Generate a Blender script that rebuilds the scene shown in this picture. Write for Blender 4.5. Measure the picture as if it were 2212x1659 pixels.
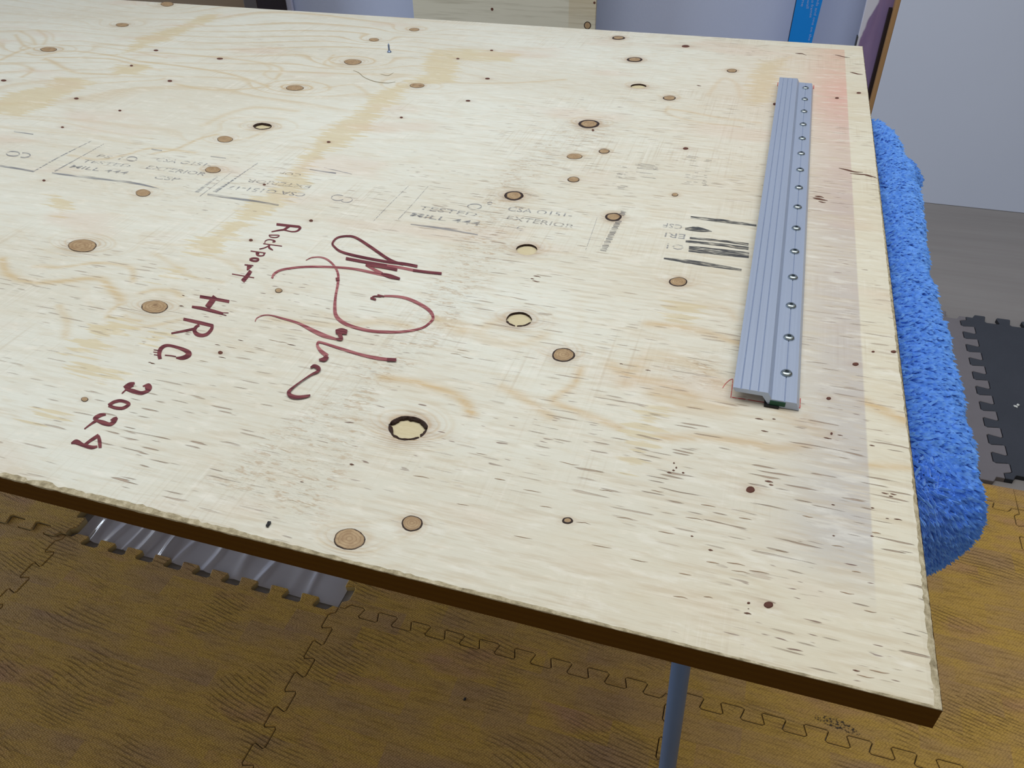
import bpy, bmesh, math, random
import numpy as np
from mathutils import Matrix, Vector
from mathutils.geometry import delaunay_2d_cdt

for o in list(bpy.data.objects): bpy.data.objects.remove(o)
scene = bpy.context.scene
COL = scene.collection
rnd = random.Random(7)
rng = np.random.default_rng(11)

# ------------------------------------------------------------------ camera
# world: z = 0 is the top of the foam floor tiles, x runs along the plywood sheet, y away from the viewer
F_PX, CX, CY = 1721.27, 1106.0, 829.5
CR = np.array([[0.95474, 0.29717, -0.01697], [0.16993, -0.59068, -0.78879], [-0.24443, 0.75020, -0.61443]])
CAM = np.array([0.0, 0.0, 1.19])
U_, S_, V_ = np.linalg.svd(CR); CR = U_ @ V_
cam_d = bpy.data.cameras.new('camera')
cam_d.sensor_width = 36.0
cam_d.lens = 36.0 * F_PX / 2212.0
cam_d.clip_start = 0.02
cam = bpy.data.objects.new('camera', cam_d)
COL.objects.link(cam)
M3 = Matrix([[CR[0][i], -CR[1][i], -CR[2][i]] for i in range(3)])
cam.matrix_world = Matrix.Translation(Vector(CAM)) @ M3.to_4x4()
scene.camera = cam

# ------------------------------------------------------------------ light
scene.view_settings.view_transform = 'Standard'
scene.view_settings.look = 'None'
scene.view_settings.exposure = 0.0
scene.view_settings.gamma = 1.0
scene.view_settings.use_curve_mapping = False
world = bpy.data.worlds.new('world'); scene.world = world; world.use_nodes = True
bg = world.node_tree.nodes['Background']
bg.inputs[0].default_value = (1.0, 0.96, 0.90, 1); bg.inputs[1].default_value = 0.32


def area(name, loc, target, sx, sy, power, color):
    d = bpy.data.lights.new(name, 'AREA'); d.shape = 'RECTANGLE'; d.size = sx; d.size_y = sy
    d.energy = power; d.color = color
    o = bpy.data.objects.new(name, d); COL.objects.link(o)
    o.location = loc
    o.rotation_euler = (Vector(target) - Vector(loc)).to_track_quat('-Z', 'Y').to_euler()
    return o


area('window_daylight', (-4.2, 0.9, 0.62), (0.0, 0.6, 0.35), 2.6, 1.05, 60, (0.78, 0.89, 1.0))
area('ceiling_lamp', (-0.25, 0.85, 2.6), (-0.25, 0.95, 0.0), 2.4, 1.2, 31.5, (0.95, 0.985, 1.0))
area('ceiling_lamp_side', (1.5, 1.4, 2.55), (1.0, 1.3, 0.0), 1.2, 0.6, 2.0, (1.0, 0.97, 0.90))

# ------------------------------------------------------------------ helpers
T = 0.812                      # top of the plywood sheet
NEAR, FAR, RIGHT, LEFT = 0.268, 1.487, 0.1368, -2.30


def ray(px, py):
    return CR.T @ np.array([(px - CX) / F_PX, (py - CY) / F_PX, 1.0])


def on_z(px, py, z):
    w = ray(px, py); return CAM + w * ((z - CAM[2]) / w[2])


def on_y(px, py, y):
    w = ray(px, py); return CAM + w * (y / w[1])


def bd(px, py):                # photo measurement -> point on the top of the sheet
    p = on_z(px, py, T); return (p[0], p[1])


def bda(pts):
    return np.array([bd(x, y) for x, y in pts])


def lin(c):
    return tuple((v / 255 / 12.92 if v / 255 <= 0.04045 else ((v / 255 + 0.055) / 1.055) ** 2.4) for v in c) + (1.0,)


class NT:
    def __init__(self, name):
        self.m = bpy.data.materials.new(name); self.m.use_nodes = True
        self.t = self.m.node_tree; self.t.nodes.clear()
        self.out = self.t.nodes.new('ShaderNodeOutputMaterial')
        self.P = None

    def n(self, typ, ins=None, **props):
        nd = self.t.nodes.new('ShaderNode' + typ)
        for k, v in props.items(): setattr(nd, k, v)
        for k, v in (ins or {}).items():
            s = nd.inputs[k]
            if isinstance(v, bpy.types.NodeSocket): self.t.links.new(v, s)
            else: s.default_value = v
        return nd

    def pos(self):
        if self.P is None: self.P = self.n('TexCoord').outputs['Object']
        return self.P

    def noise(self, sc, detail=2.0, rough=0.5, off=(0, 0, 0), rot=0.0, dist=0.0):
        v = self.n('Mapping', {'Vector': self.pos(), 'Scale': sc, 'Location': off, 'Rotation': (0, 0, rot)}).outputs[0]
        return self.n('TexNoise', {'Vector': v, 'Scale': 1.0, 'Detail': detail, 'Roughness': rough, 'Distortion': dist}).outputs['Fac']

    def math(self, op, a, b=0.0, c=None, clamp=False):
        nd = self.n('Math', {0: a, 1: b}, operation=op, use_clamp=clamp)
        if c is not None:
            if isinstance(c, bpy.types.NodeSocket): self.t.links.new(c, nd.inputs[2])
            else: nd.inputs[2].default_value = c
        return nd.outputs[0]

    def sstep(self, v, a, b, lo=0.0, hi=1.0):
        return self.n('MapRange', {'Value': v, 'From Min': a, 'From Max': b, 'To Min': lo, 'To Max': hi}, interpolation_type='SMOOTHSTEP').outputs[0]

    def attr(self, name):
        return self.n('Attribute', attribute_name=name).outputs['Fac']

    def mix(self, f, a, b, blend='MIX'):
        nd = self.n('Mix', {}, data_type='RGBA', blend_type=blend)
        for i, v in ((0, f), (6, a), (7, b)):
            s = nd.inputs[i]
            if isinstance(v, bpy.types.NodeSocket): self.t.links.new(v, s)
            else: s.default_value = v
        return nd.outputs[2]

    def ramp(self, v, stops):
        nd = self.n('ValToRGB', {'Fac': v}); e = nd.color_ramp.elements
        while len(e) > 1: e.remove(e[-1])
        e[0].position = stops[0][0]; e[0].color = stops[0][1]
        for p, c in stops[1:]:
            x = e.new(p); x.color = c
        return nd.outputs[0]

    def finish(self, color, rough=0.6, metal=0.0, bump=None, bump_dist=0.001, bump_str=1.0, alpha=None, spec=0.4, extra=None):
        ins = {'Base Color': color, 'Roughness': rough, 'Metallic': metal, 'Specular IOR Level': spec}
        if bump is not None:
            ins['Normal'] = self.n('Bump', {'Height': bump, 'Distance': bump_dist, 'Strength': bump_str}).outputs[0]
        if alpha is not None: ins['Alpha'] = alpha
        ins.update(extra or {})
        b = self.n('BsdfPrincipled', ins)
        self.t.links.new(b.outputs[0], self.out.inputs[0])
        return self.m


def simple(name, rgb, rough=0.6, metal=0.0, var=0.06, sc=(30, 30, 30), bump=0.0, spec=0.4):
    k = NT(name)
    nz = k.noise(sc, 3)
    c = lin(rgb)
    d = tuple(min(1, v * (1 - var * 2)) for v in c[:3]) + (1,)
    e = tuple(min(1, v * (1 + var)) for v in c[:3]) + (1,)
    col = k.mix(nz, d, e)
    return k.finish(col, rough, metal, bump=nz if bump else None, bump_dist=bump, spec=spec)


def mesh_obj(name, verts, faces, mats, parent=None, midx=None, smooth=False, attrs=None):
    me = bpy.data.meshes.new(name)
    me.from_pydata([tuple(v) for v in verts], [], [tuple(f) for f in faces])
    for m in (mats if isinstance(mats, (list, tuple)) else [mats]): me.materials.append(m)
    if midx is not None: me.polygons.foreach_set('material_index', np.array(midx, dtype=np.int32))
    if smooth: me.polygons.foreach_set('use_smooth', np.ones(len(me.polygons), dtype=bool))
    for k, v in (attrs or {}).items():
        a = me.attributes.new(k, 'FLOAT', 'POINT'); a.data.foreach_set('value', np.asarray(v, dtype=np.float32))
    me.update()
    o = bpy.data.objects.new(name, me); COL.objects.link(o)
    if parent is not None: attach(o, parent)
    return o


def attach(o, parent):
    r = parent; inv = Matrix.Identity(4)
    while r is not None:
        inv = inv @ Matrix.Translation(r.location).inverted() if False else inv
        r = r.parent
    o.parent = parent
    o.matrix_parent_inverse = world_mat(parent).inverted()


def world_mat(o):
    m = Matrix.Translation(o.location) @ o.rotation_euler.to_matrix().to_4x4()
    if o.parent is not None: m = world_mat(o.parent) @ o.matrix_parent_inverse @ m
    return m


def bm_obj(name, bm, mats, parent=None, smooth=False):
    me = bpy.data.meshes.new(name)
    bm.normal_update(); bm.to_mesh(me); bm.free()
    for m in (mats if isinstance(mats, (list, tuple)) else [mats]): me.materials.append(m)
    if smooth: me.polygons.foreach_set('use_smooth', np.ones(len(me.polygons), dtype=bool))
    o = bpy.data.objects.new(name, me); COL.objects.link(o)
    if parent is not None: attach(o, parent)
    return o


def box(bm, x0, x1, y0, y1, z0, z1, bev=0.0, mi=0):
    r = bmesh.ops.create_cube(bm, size=1.0)
    bmesh.ops.scale(bm, vec=(x1 - x0, y1 - y0, z1 - z0), verts=r['verts'])
    bmesh.ops.translate(bm, vec=((x0 + x1) / 2, (y0 + y1) / 2, (z0 + z1) / 2), verts=r['verts'])
    fs = set(f for v in r['verts'] for f in v.link_faces)
    for f in fs: f.material_index = mi
    if bev > 0:
        es = list(set(e for v in r['verts'] for e in v.link_edges))
        bmesh.ops.bevel(bm, geom=es, offset=bev, segments=2, profile=0.5, affect='EDGES')


def box_obj(name, x0, x1, y0, y1, z0, z1, mat, parent=None, bev=0.0):
    bm = bmesh.new(); box(bm, x0, x1, y0, y1, z0, z1, bev); return bm_obj(name, bm, mat, parent)


def empty(name, loc):
    o = bpy.data.objects.new(name, None); o.location = loc; o.empty_display_size = 0.05; COL.objects.link(o); return o


def tag(o, label, cat, group=None, kind=None):
    o['label'] = label; o['category'] = cat
    if group: o['group'] = group
    if kind: o['kind'] = kind
    return o


def struct(o):
    o['kind'] = 'structure'; return o


def extrude_poly(name, outline, z0, z1, mats, parent=None, inset=0.0012, drop=0.0012):
    """closed outline (ccw) -> slab with a small eased top edge"""
    p = np.array(outline); n = len(p)
    t = np.roll(p, -1, 0) - np.roll(p, 1, 0); t /= np.linalg.norm(t, axis=1)[:, None] + 1e-12
    nrm = np.stack([-t[:, 1], t[:, 0]], 1)           # inward for ccw
    q = p + nrm * inset
    v = [(a, b, z0) for a, b in p] + [(a, b, z1 - drop) for a, b in p] + [(a, b, z1) for a, b in q]
    f = []; mi = []
    for i in range(n):
        j = (i + 1) % n
        f.append((i, j, n + j, n + i)); mi.append(1)
        f.append((n + i, n + j, 2 * n + j, 2 * n + i)); mi.append(0)
    f.append(tuple(range(2 * n, 3 * n))); mi.append(0)
    f.append(tuple(reversed(range(n)))); mi.append(1)
    return mesh_obj(name, v, f, mats, parent, mi)


def spline(pts, n=10):
    p = np.array(pts, float)
    if len(p) < 3:
        t = np.linspace(0, 1, n)[:, None]; return p[0] * (1 - t) + p[1] * t
    q = np.vstack([2 * p[0] - p[1], p, 2 * p[-1] - p[-2]]); out = []
    for i in range(1, len(q) - 2):
        for k in range(n):
            t = k / n
            out.append(0.5 * ((2 * q[i]) + (-q[i - 1] + q[i + 1]) * t + (2 * q[i - 1] - 5 * q[i] + 4 * q[i + 1] - q[i + 2]) * t * t + (-q[i - 1] + 3 * q[i] - 3 * q[i + 1] + q[i + 2]) * t ** 3))
    out.append(q[-2]); return np.array(out)


# ------------------------------------------------------------------ structure: floor and wall
def vinyl_mat():
    k = NT('vinyl_floor')
    a = k.noise((1.2, 9, 1), 4, 0.6); b = k.noise((4, 55, 1), 3)
    c = k.mix(a, lin((136, 133, 132)), lin((168, 165, 164)))
    c = k.mix(k.math('MULTIPLY', b, 0.35), c, lin((132, 118, 112)))
    return k.finish(c, 0.5, bump=b, bump_dist=0.0004)


def wall_mat():
    k = NT('wall_paint')
    a = k.noise((3, 3, 3), 3)
    return k.finish(k.mix(a, lin((186, 196, 226)), lin((196, 206, 234))), 0.7, bump=k.noise((180, 180, 180), 2), bump_dist=0.0004)


FLOOR_Z = -0.012
bm = bmesh.new(); box(bm, -5, 2.43, -0.6, 3.1, FLOOR_Z - 0.05, FLOOR_Z)
struct(bm_obj('floor', bm, vinyl_mat()))
WALL_Y = 3.02
bm = bmesh.new(); box(bm, -5, 2.43, WALL_Y, WALL_Y + 0.08, FLOOR_Z, 2.7)
struct(bm_obj('wall_back', bm, wall_mat()))
bm = bmesh.new(); box(bm, 2.35, 2.43, -0.6, WALL_Y, FLOOR_Z, 2.7)
struct(bm_obj('wall_right', bm, simple('wall_right_paint', (150, 140, 128), .8, var=.03, sc=(3, 3, 3))))
bm = bmesh.new(); box(bm, -5, 2.35, WALL_Y - 0.012, WALL_Y, FLOOR_Z, 0.09, 0.003)
struct(bm_obj('baseboard_back', bm, simple('baseboard_white', (215, 215, 220), 0.5)))

# ------------------------------------------------------------------ foam floor tiles
def foam_wood():
    k = NT('foam_wood_print')
    w1 = k.noise((2.2, 5.0, 1), 3, 0.55)
    # printed blocks of slightly different tan
    v = k.n('Mapping', {'Vector': k.pos(), 'Scale': (1, 1, 1)}).outputs[0]
    br = k.n('TexBrick', {'Vector': v, 'Scale': 1.0, 'Color1': (0, 0, 0, 1), 'Color2': (1, 1, 1, 1), 'Mortar': (0.5, 0.5, 0.5, 1), 'Mortar Size': 0.0, 'Bias': 0.0, 'Brick Width': 0.13, 'Row Height': 0.045}).outputs['Color']
    blot = k.noise((5, 14, 1), 3, 0.6)
    mixv = k.math('MULTIPLY_ADD', br, 0.22, k.math('MULTIPLY', blot, 0.78))
    c = k.ramp(mixv, [(0.24, lin((176, 142, 108))), (0.42, lin((190, 154, 98))), (0.56, lin((202, 164, 82))), (0.72, lin((190, 148, 108)))])
    # grain lines: wavy stripes
    ang = k.n('Mapping', {'Vector': k.pos(), 'Scale': (1.0, 1.0, 1), 'Rotation': (0, 0, 0.17)}).outputs[0]
    sx = k.n('SeparateXYZ', {'Vector': ang}).outputs
    warp = k.noise((2.4, 3.6, 1), 2, 0.45)
    reg = k.noise((7, 9, 1), 1, 0.5, off=(4, 2, 0))
    ph = k.math('ADD', k.math('MULTIPLY', sx[1], 135.0), k.math('MULTIPLY', warp, 16.0))
    saw = k.math('FRACT', ph)
    line = k.math('MULTIPLY', k.sstep(saw, 0.62, 0.8), k.sstep(saw, 1.0, 0.86))
    line = k.math('MULTIPLY', line, k.sstep(reg, 0.47, 0.64))
    line = k.math('MULTIPLY', line, k.sstep(k.noise((25, 160, 1), 2), 0.3, 0.55))
    c = k.mix(k.math('MULTIPLY', line, 0.36), c, lin((96, 70, 38)))
    fine = k.noise((18, 190, 1), 3, 0.6)
    c = k.mix(k.math('MULTIPLY', k.sstep(fine, 0.45, 0.75), 0.45), c, lin((118, 88, 44)))
    # woven emboss
    we = k.n('Mapping', {'Vector': k.pos(), 'Scale': (260, 330, 1), 'Rotation': (0, 0, 0.5)}).outputs[0]
    ws = k.n('TexVoronoi', {'Vector': we, 'Scale': 1.0, 'Randomness': 0.35}).outputs['Distance']
    c = k.mix(k.math('MULTIPLY', k.sstep(ws, 0.30, 0.72), 0.42), c, lin((104, 80, 46)))
    h = k.math('SUBTRACT', k.math('MULTIPLY', ws, -0.5), k.math('MULTIPLY', line, 0.9))
    return k.finish(c, 0.7, bump=h, bump_dist=0.0016, spec=0.15)


def foam_plain(name, rgb):
    k = NT(name)
    a = k.noise((8, 8, 8), 4, 0.6); b = k.noise((420, 420, 420), 2)
    c0 = lin(rgb)
    c = k.mix(a, tuple(v * 0.86 for v in c0[:3]) + (1,), tuple(min(1, v * 1.12) for v in c0[:3]) + (1,))
    return k.finish(c, 0.72, bump=b, bump_dist=0.0006, spec=0.25)


M_FW = foam_wood()
M_FWS = simple('foam_wood_side', (178, 158, 112), 0.75)
M_FL = foam_plain('foam_light_grey', (128, 124, 130)); M_FLS = simple('foam_light_side', (112, 104, 102), 0.8)
M_FD = foam_plain('foam_dark_grey', (68, 72, 82)); M_FDS = simple('foam_dark_side', (40, 42, 48), 0.8)


def seam(length, n, amp, mg=0.0135):
    """offsets (t, d) along one interlocking edge, dovetailed teeth"""
    pitch = (length - 2 * mg) / n; pts = [(0.0, 0.0), (mg * 0.9, 0.0)]; m = pitch / 2
    for i in range(n):
        c = mg + (i + 0.5) * pitch
        for (cc, sg) in ((c - m / 2 - m * 0.0, 1), (c + m / 2, -1)):
            a = cc - m / 2; b = cc + m / 2
            e = m * 0.13
            d = amp * sg
            if i == 0 and sg == 1: a += e * 1.5
            if i == n - 1 and sg == -1: b -= e * 1.5
            pts += [(a - e * 0.6, d * 0.75), (a + e * 0.2, d), (b - e * 0.2, d), (b + e * 0.6, d * 0.75)]
    pts += [(length - mg * 0.9, 0.0), (length, 0.0)]
    return pts


TW = 0.5985
XS = [-1.776 + i * TW for i in range(6)]              # seams across the sheet
YS = [-0.452, 0.1465, 0.745, 1.3435]


def tile_outline(x0, x1, y0, y1, n, amp, flat=(), mg=0.0135):
    L = x1 - x0; H = y1 - y0
    bot = [(x0 + t, y0 + d) for t, d in seam(L, n, amp, mg)] if 'b' not in flat else [(x0, y0), (x1, y0)]
    rgt = [(x1 + d, y0 + t) for t, d in seam(H, n, amp, mg)] if 'r' not in flat else [(x1, y0), (x1, y1)]
    top = [(x0 + t, y1 + d) for t, d in seam(L, n, amp, mg)] if 't' not in flat else [(x0, y1), (x1, y1)]
    lft = [(x0 + d, y0 + t) for t, d in seam(H, n, amp, mg)] if 'l' not in flat else [(x0, y0), (x0, y1)]
    o = bot[:-1] + rgt[:-1] + top[::-1][:-1] + lft[::-1][:-1]
    o = np.array(o)
    t = np.roll(o, -1, 0) - np.roll(o, 1, 0); t /= np.linalg.norm(t, axis=1)[:, None]
    return o + np.stack([-t[:, 1], t[:, 0]], 1) * 0.0007


tile_labels = {
    (0, 1): 'tan wood print foam tile in the lower left corner of the floor',
    (1, 1): 'tan wood print foam tile whose open toothed edge borders the clear plastic sheet',
    (2, 1): 'tan wood print foam tile under the table leg',
    (3, 1): 'tan wood print foam tile below the near right corner of the plywood',
    (4, 1): 'tan wood print foam tile at the lower right edge of the floor',
    (0, 2): 'tan foam tile with a thick raised edge left of the clear plastic sheet',
    (2, 2): 'tan wood print foam tile right of the clear plastic sheet, under the plywood',
    (3, 2): 'tan wood print foam tile beside the blue towel end, right of the plywood',
    (4, 2): 'tan wood print foam tile at the right frame edge below the dark grey tile',
    (1, 0): 'tan wood print foam tile nearest the viewer at the lower left',
    (2, 0): 'tan wood print foam tile nearest the viewer at the bottom centre',
}
XE = XS + [XS[-1] + TW]
for (i, j), lb in tile_labels.items():
    x0, x1 = XE[i], XE[i + 1]; y0, y1 = YS[j], YS[j + 1]
    ol = tile_outline(x0, x1, y0, y1, 9, 0.0105)
    lift = 0.004 if (i, j) == (0, 2) else 0.0
    o = extrude_poly('foam_tile', ol, FLOOR_Z + 0.0002, lift, [M_FW, M_FWS])
    tag(o, lb, 'floor tile', 'interlocking wood print foam tiles')
for i, lb in ((3, 'narrow tan foam border strip along the light grey tile'), (4, 'narrow tan foam border strip along the dark grey tile')):
    x0, x1 = XE[i], XE[i + 1]
    bot = [(x0 + t, YS[3] + d) for t, d in seam(TW, 9, 0.0105)]
    ol = np.array(bot + [(x1, 1.405), (x0, 1.405)])
    t = np.roll(ol, -1, 0) - np.roll(ol, 1, 0); t /= np.linalg.norm(t, axis=1)[:, None]
    ol = ol + np.stack([-t[:, 1], t[:, 0]], 1) * 0.0007
    tag(extrude_poly('foam_border_strip', ol, FLOOR_Z + 0.0002, 0.0, [M_FW, M_FWS]), lb, 'floor strip', 'tan foam border strips')
GY0, GY1 = 1.432, 2.070
gx = 0.608
tag(extrude_poly('foam_tile', tile_outline(gx - 0.638, gx, GY0, GY1, 10, 0.016, mg=0.018), FLOOR_Z + 0.0002, 0.0, [M_FL, M_FLS]), 'light grey interlocking foam tile beside the blue towel', 'floor tile', 'grey foam tiles')
tag(extrude_poly('foam_tile', tile_outline(gx, gx + 0.638, GY0, GY1, 10, 0.016, mg=0.018), FLOOR_Z + 0.0002, 0.0, [M_FD, M_FDS]), 'dark charcoal interlocking foam tile at the right frame edge', 'floor tile', 'grey foam tiles')
# dark oil smudge on the tile below the near corner: flat mark, several blots
k = NT('floor_smudge')
al = k.math('MULTIPLY', k.sstep(k.noise((220, 260, 1), 3, 0.6), 0.48, 0.62), 0.85)
M_SMUDGE = k.finish(lin((44, 40, 38)), 0.7, alpha=al)


def flat_ribbon(px_pts, widths, z, plane=None, n=10):
    """polyline measured on the photo -> flat strip lying on the plane z"""
    pts = np.array([list(p) + [w] for p, w in zip(px_pts, widths)], float)
    s = spline(pts, n)
    t = np.gradient(s[:, :2], axis=0); t /= np.linalg.norm(t, axis=1)[:, None] + 1e-9
    nr = np.stack([-t[:, 1], t[:, 0]], 1)
    w = s[:, 2:3] / 2
    a = s[:, :2] + nr * w; b = s[:, :2] - nr * w
    va = [on_z(x, y, z + q * 5e-7) for q, (x, y) in enumerate(a)]; vb = [on_z(x, y, z + q * 5e-7) for q, (x, y) in enumerate(b)]
    vv = va + vb; m = len(va)
    ff = [(i, i + 1, m + i + 1, m + i) for i in range(m - 1)]
    return vv, ff


def merge(parts):
    v = []; f = []
    for a, b in parts:
        o = len(v); v += list(a); f += [tuple(i + o for i in q) for q in b]
    return v, f


floor_tile_near = [o for o in COL.objects if o.get('label') == tile_labels[(3, 1)]][0]
v, f = merge([flat_ribbon([(1760, 1548), (1800, 1560), (1835, 1575), (1857, 1588)], [8, 22, 16, 5], 0.0006)])
mesh_obj('dirt_smudge', v, f, M_SMUDGE, floor_tile_near)

# ------------------------------------------------------------------ clear plastic sheet over the open square of floor
def film_mat():
    k = NT('clear_plastic')
    gl = k.n('BsdfGlossy', {'Color': (0.95, 0.96, 1, 1), 'Roughness': 0.12})
    tr = k.n('BsdfTransparent', {'Color': (0.93, 0.92, 0.96, 1)})
    df = k.n('BsdfDiffuse', {'Color': lin((244, 242, 252))})
    a = k.n('MixShader', {0: 0.55, 1: tr.outputs[0], 2: df.outputs[0]})
    fr = k.n('Fresnel', {'IOR': 1.5})
    fac = k.math('ADD', k.math('MULTIPLY', fr.outputs[0], 0.9), 0.12, clamp=True)
    b = k.n('MixShader', {0: fac, 1: a.outputs[0], 2: gl.outputs[0]})
    k.t.links.new(b.outputs[0], k.out.inputs[0]); return k.m


fx = np.linspace(-1.168, -0.585, 150); fy = np.linspace(0.75, 1.36, 60)
X, Y = np.meshgrid(fx, fy)
Z = np.zeros_like(X)
for c, a, wd, ang in [(-1.13, .006, .006, .0), (-1.085, .007, .007, .05), (-1.05, .004, .004, -.04), (-1.02, .009, .008, .07), (-.965, .008, .006, .02), (-.925, .003, .006, .1), (-.87, .007, .006, .03), (-.80, .003, .010, -.03), (-.75, .004, .006, .03), (-.69, .003, .012, .05), (-.65, .004, .006, .0)]:
    d = X - c - (Y - .8) * ang - 0.006 * np.sin(Y * 22 + c * 40)
    Z += a * np.exp(-(d / wd) ** 2) * (0.75 + 0.25 * np.sin(Y * 17 + c * 31))
Z += 0.0012 * np.sin(X * 47 + Y * 11) * np.sin(Y * 31 - X * 9) + 0.0012
Z = FLOOR_Z + 0.0008 + np.maximum(Z, 0)
vv = np.stack([X.ravel(), Y.ravel(), Z.ravel()], 1); nx = len(fx)
ff = [(j * nx + i, j * nx + i + 1, (j + 1) * nx + i + 1, (j + 1) * nx + i) for j in range(len(fy) - 1) for i in range(nx - 1)]
tag(mesh_obj('plastic_sheet', vv, ff, film_mat(), smooth=True), 'crinkled clear plastic sheet on the floor under the plywood, inside a missing tile', 'plastic sheet')

# ------------------------------------------------------------------ plywood sheet
KN = []   # px, py, half width, half height, type
for a in '''105 107 18 5 t|264 54 14 4 t|361 9 14 5 t|337 109 6 2 s|475 127 8 2.2 s|284 142 4 2 s|367 175 6 2.5 s|165 213 6 2.4 s|259 239 4 2 s|8 174 7 2.5 s
637 190 19 6 t|808 86 11 3.6 t|895 64 11 3.5 t|762 134 19 6 t|901 185 16 5 t|567 273 20 7 o|486 301 17 7 t|135 275 4 2 s|710 307 5 2.2 s|460 367 17 7 t
309 417 16 8 t|95 390 4 2.4 s|571 399 4 2 s|178 531 31 14 t|334 663 29 14 t|672 477 5 3 s|542 519 5 3 s|602 628 8 5 r|476 762 6 4 s|183 863 8 5 r
755 1165 34 23 t|890 1131 23 17 r|881 925 42 26 o|1121 690 28 16 o|1138 539 23 12 o|1110 423 21 10 d|1272 268 23 9 d|1241 338 17 6 t|1305 327 12 5 r
1239 388 13 6 r|1325 469 18 9 d|1217 767 25 15 r|1465 609 20 10 r|1458 421 7 3.5 r|1481 321 7 3 s|1336 82 14 4 d|1371 129 17 5 d|1379 186 17 5 o
1446 212 14 5 r|1481 100 10 3 s|1581 153 11 4 r|1062 109 4 1.6 s|989 127 4 1.6 s|1053 170 6 2 s|1011 218 6 2 s|867 254 4 2 s|1226 1125 12 7 w|1621 1058 11 8 s
1660 1307 12 8 s|1617 1303 4 2.4 s|1848 787 8 4 s|1930 760 7 3.2 s|1886 760 4 2 s|1808 212 5 2 s|1855 201 6 2 s|1673 225 4 3 s|1796 937 3 3 s|1790 861 6 3.5 s'''.replace('\n', '|').split('|'):
    q = a.split(); KN.append((float(q[0]), float(q[1]), float(q[2]), float(q[3]), q[4]))


def ell(px, py, a, b, n=28, jit=0.0, sc=1.0):
    ph = rnd.random() * 6
    out = []
    for i in range(n):
        t = -2 * math.pi * i / n
        r = sc * (1 + jit * (math.sin(3 * t + ph) * .5 + math.sin(5 * t + 2 * ph) * .3 + rnd.uniform(-.4, .4)))
        out.append(bd(px + a * r * math.cos(t), py + b * r * math.sin(t)))
    return np.array(out)


KW = []   # world: cx, cy, rx, ry, type
for px, py, a, b, t in KN:
    c = bd(px, py); e = np.array(bd(px + a, py)) - np.array(bd(px - a, py)); g = np.array(bd(px, py - b)) - np.array(bd(px, py + b))
    KW.append((c[0], c[1], abs(e[0]) / 2, abs(g[1]) / 2, t))

xs = np.concatenate([np.arange(LEFT, -1.45, 0.012), np.arange(-1.45, RIGHT - 0.006, 0.0036), [RIGHT]])
ys = np.concatenate([[NEAR], np.arange(NEAR + 0.0075, FAR, 0.0026), [FAR]])
GX, GY = np.meshgrid(xs, ys)


def wav(x, s, k=5):
    r = np.random.default_rng(s); o = np.zeros_like(x)
    for i in range(k):
        o += np.sin(x * r.uniform(0.5, 1.5) * 2 ** i * 9 + r.uniform(0, 6)) / (1.45 ** i)
    return o / 2.2


cx_ = 0.0038 + 0.0016 * wav(xs, 3, 7) + 0.0006 * rng.standard_normal(len(xs))
cx_ = np.clip(cx_ * np.clip(1.15 - (xs + .5) * 1.9, 0.22, 1.15), 0.0005, 0.0066)
GY[0] = NEAR + cx_
cy_ = np.clip(0.0020 + 0.0009 * wav(ys, 5, 7) + 0.0009 * rng.random(len(ys)), 0.0004, 0.0048)
cy_ *= np.clip(1.5 - ys * 0.9, 0.35, 1.2)
GX[:, -1] = RIGHT - cy_
# gently nibbled far corner
KNOTS_PHASE = [(c, d, a, b, t) for c, d, a, b, t in KW if t in 'torwd']


def lown(x, y, s, fx, fy, k=5):
    r = np.random.default_rng(s); o = np.zeros_like(x)
    for i in range(k):
        o += np.sin(x * fx * r.uniform(.5, 1.6) + y * fy * r.uniform(-.6, .6) + r.uniform(0, 6)) * np.sin(y * fy * r.uniform(.5, 1.6) + x * fx * r.uniform(-.5, .5) + r.uniform(0, 6))
    return o / math.sqrt(k)


def seg_dist(px, py, pl):
    d = np.full(px.shape, 1e9)
    for (ax, ay), (bx, by) in zip(pl[:-1], pl[1:]):
        vx, vy = bx - ax, by - ay; L = vx * vx + vy * vy + 1e-12
        t = np.clip(((px - ax) * vx + (py - ay) * vy) / L, 0, 1)
        d = np.minimum(d, np.hypot(px - ax - t * vx, py - ay - t * vy))
    return d


def poly_sd(px, py, pl):
    d = seg_dist(px, py, list(pl) + [pl[0]])
    ins = np.zeros(px.shape, bool); n = len(pl)
    for i in range(n):
        ax, ay = pl[i]; bx, by = pl[(i + 1) % n]
        if ay == by: continue
        cr = ((ay > py) != (by > py)) & (px < (bx - ax) * (py - ay) / (by - ay) + ax)
        ins ^= cr
    return np.where(ins, d, -d)


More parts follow.
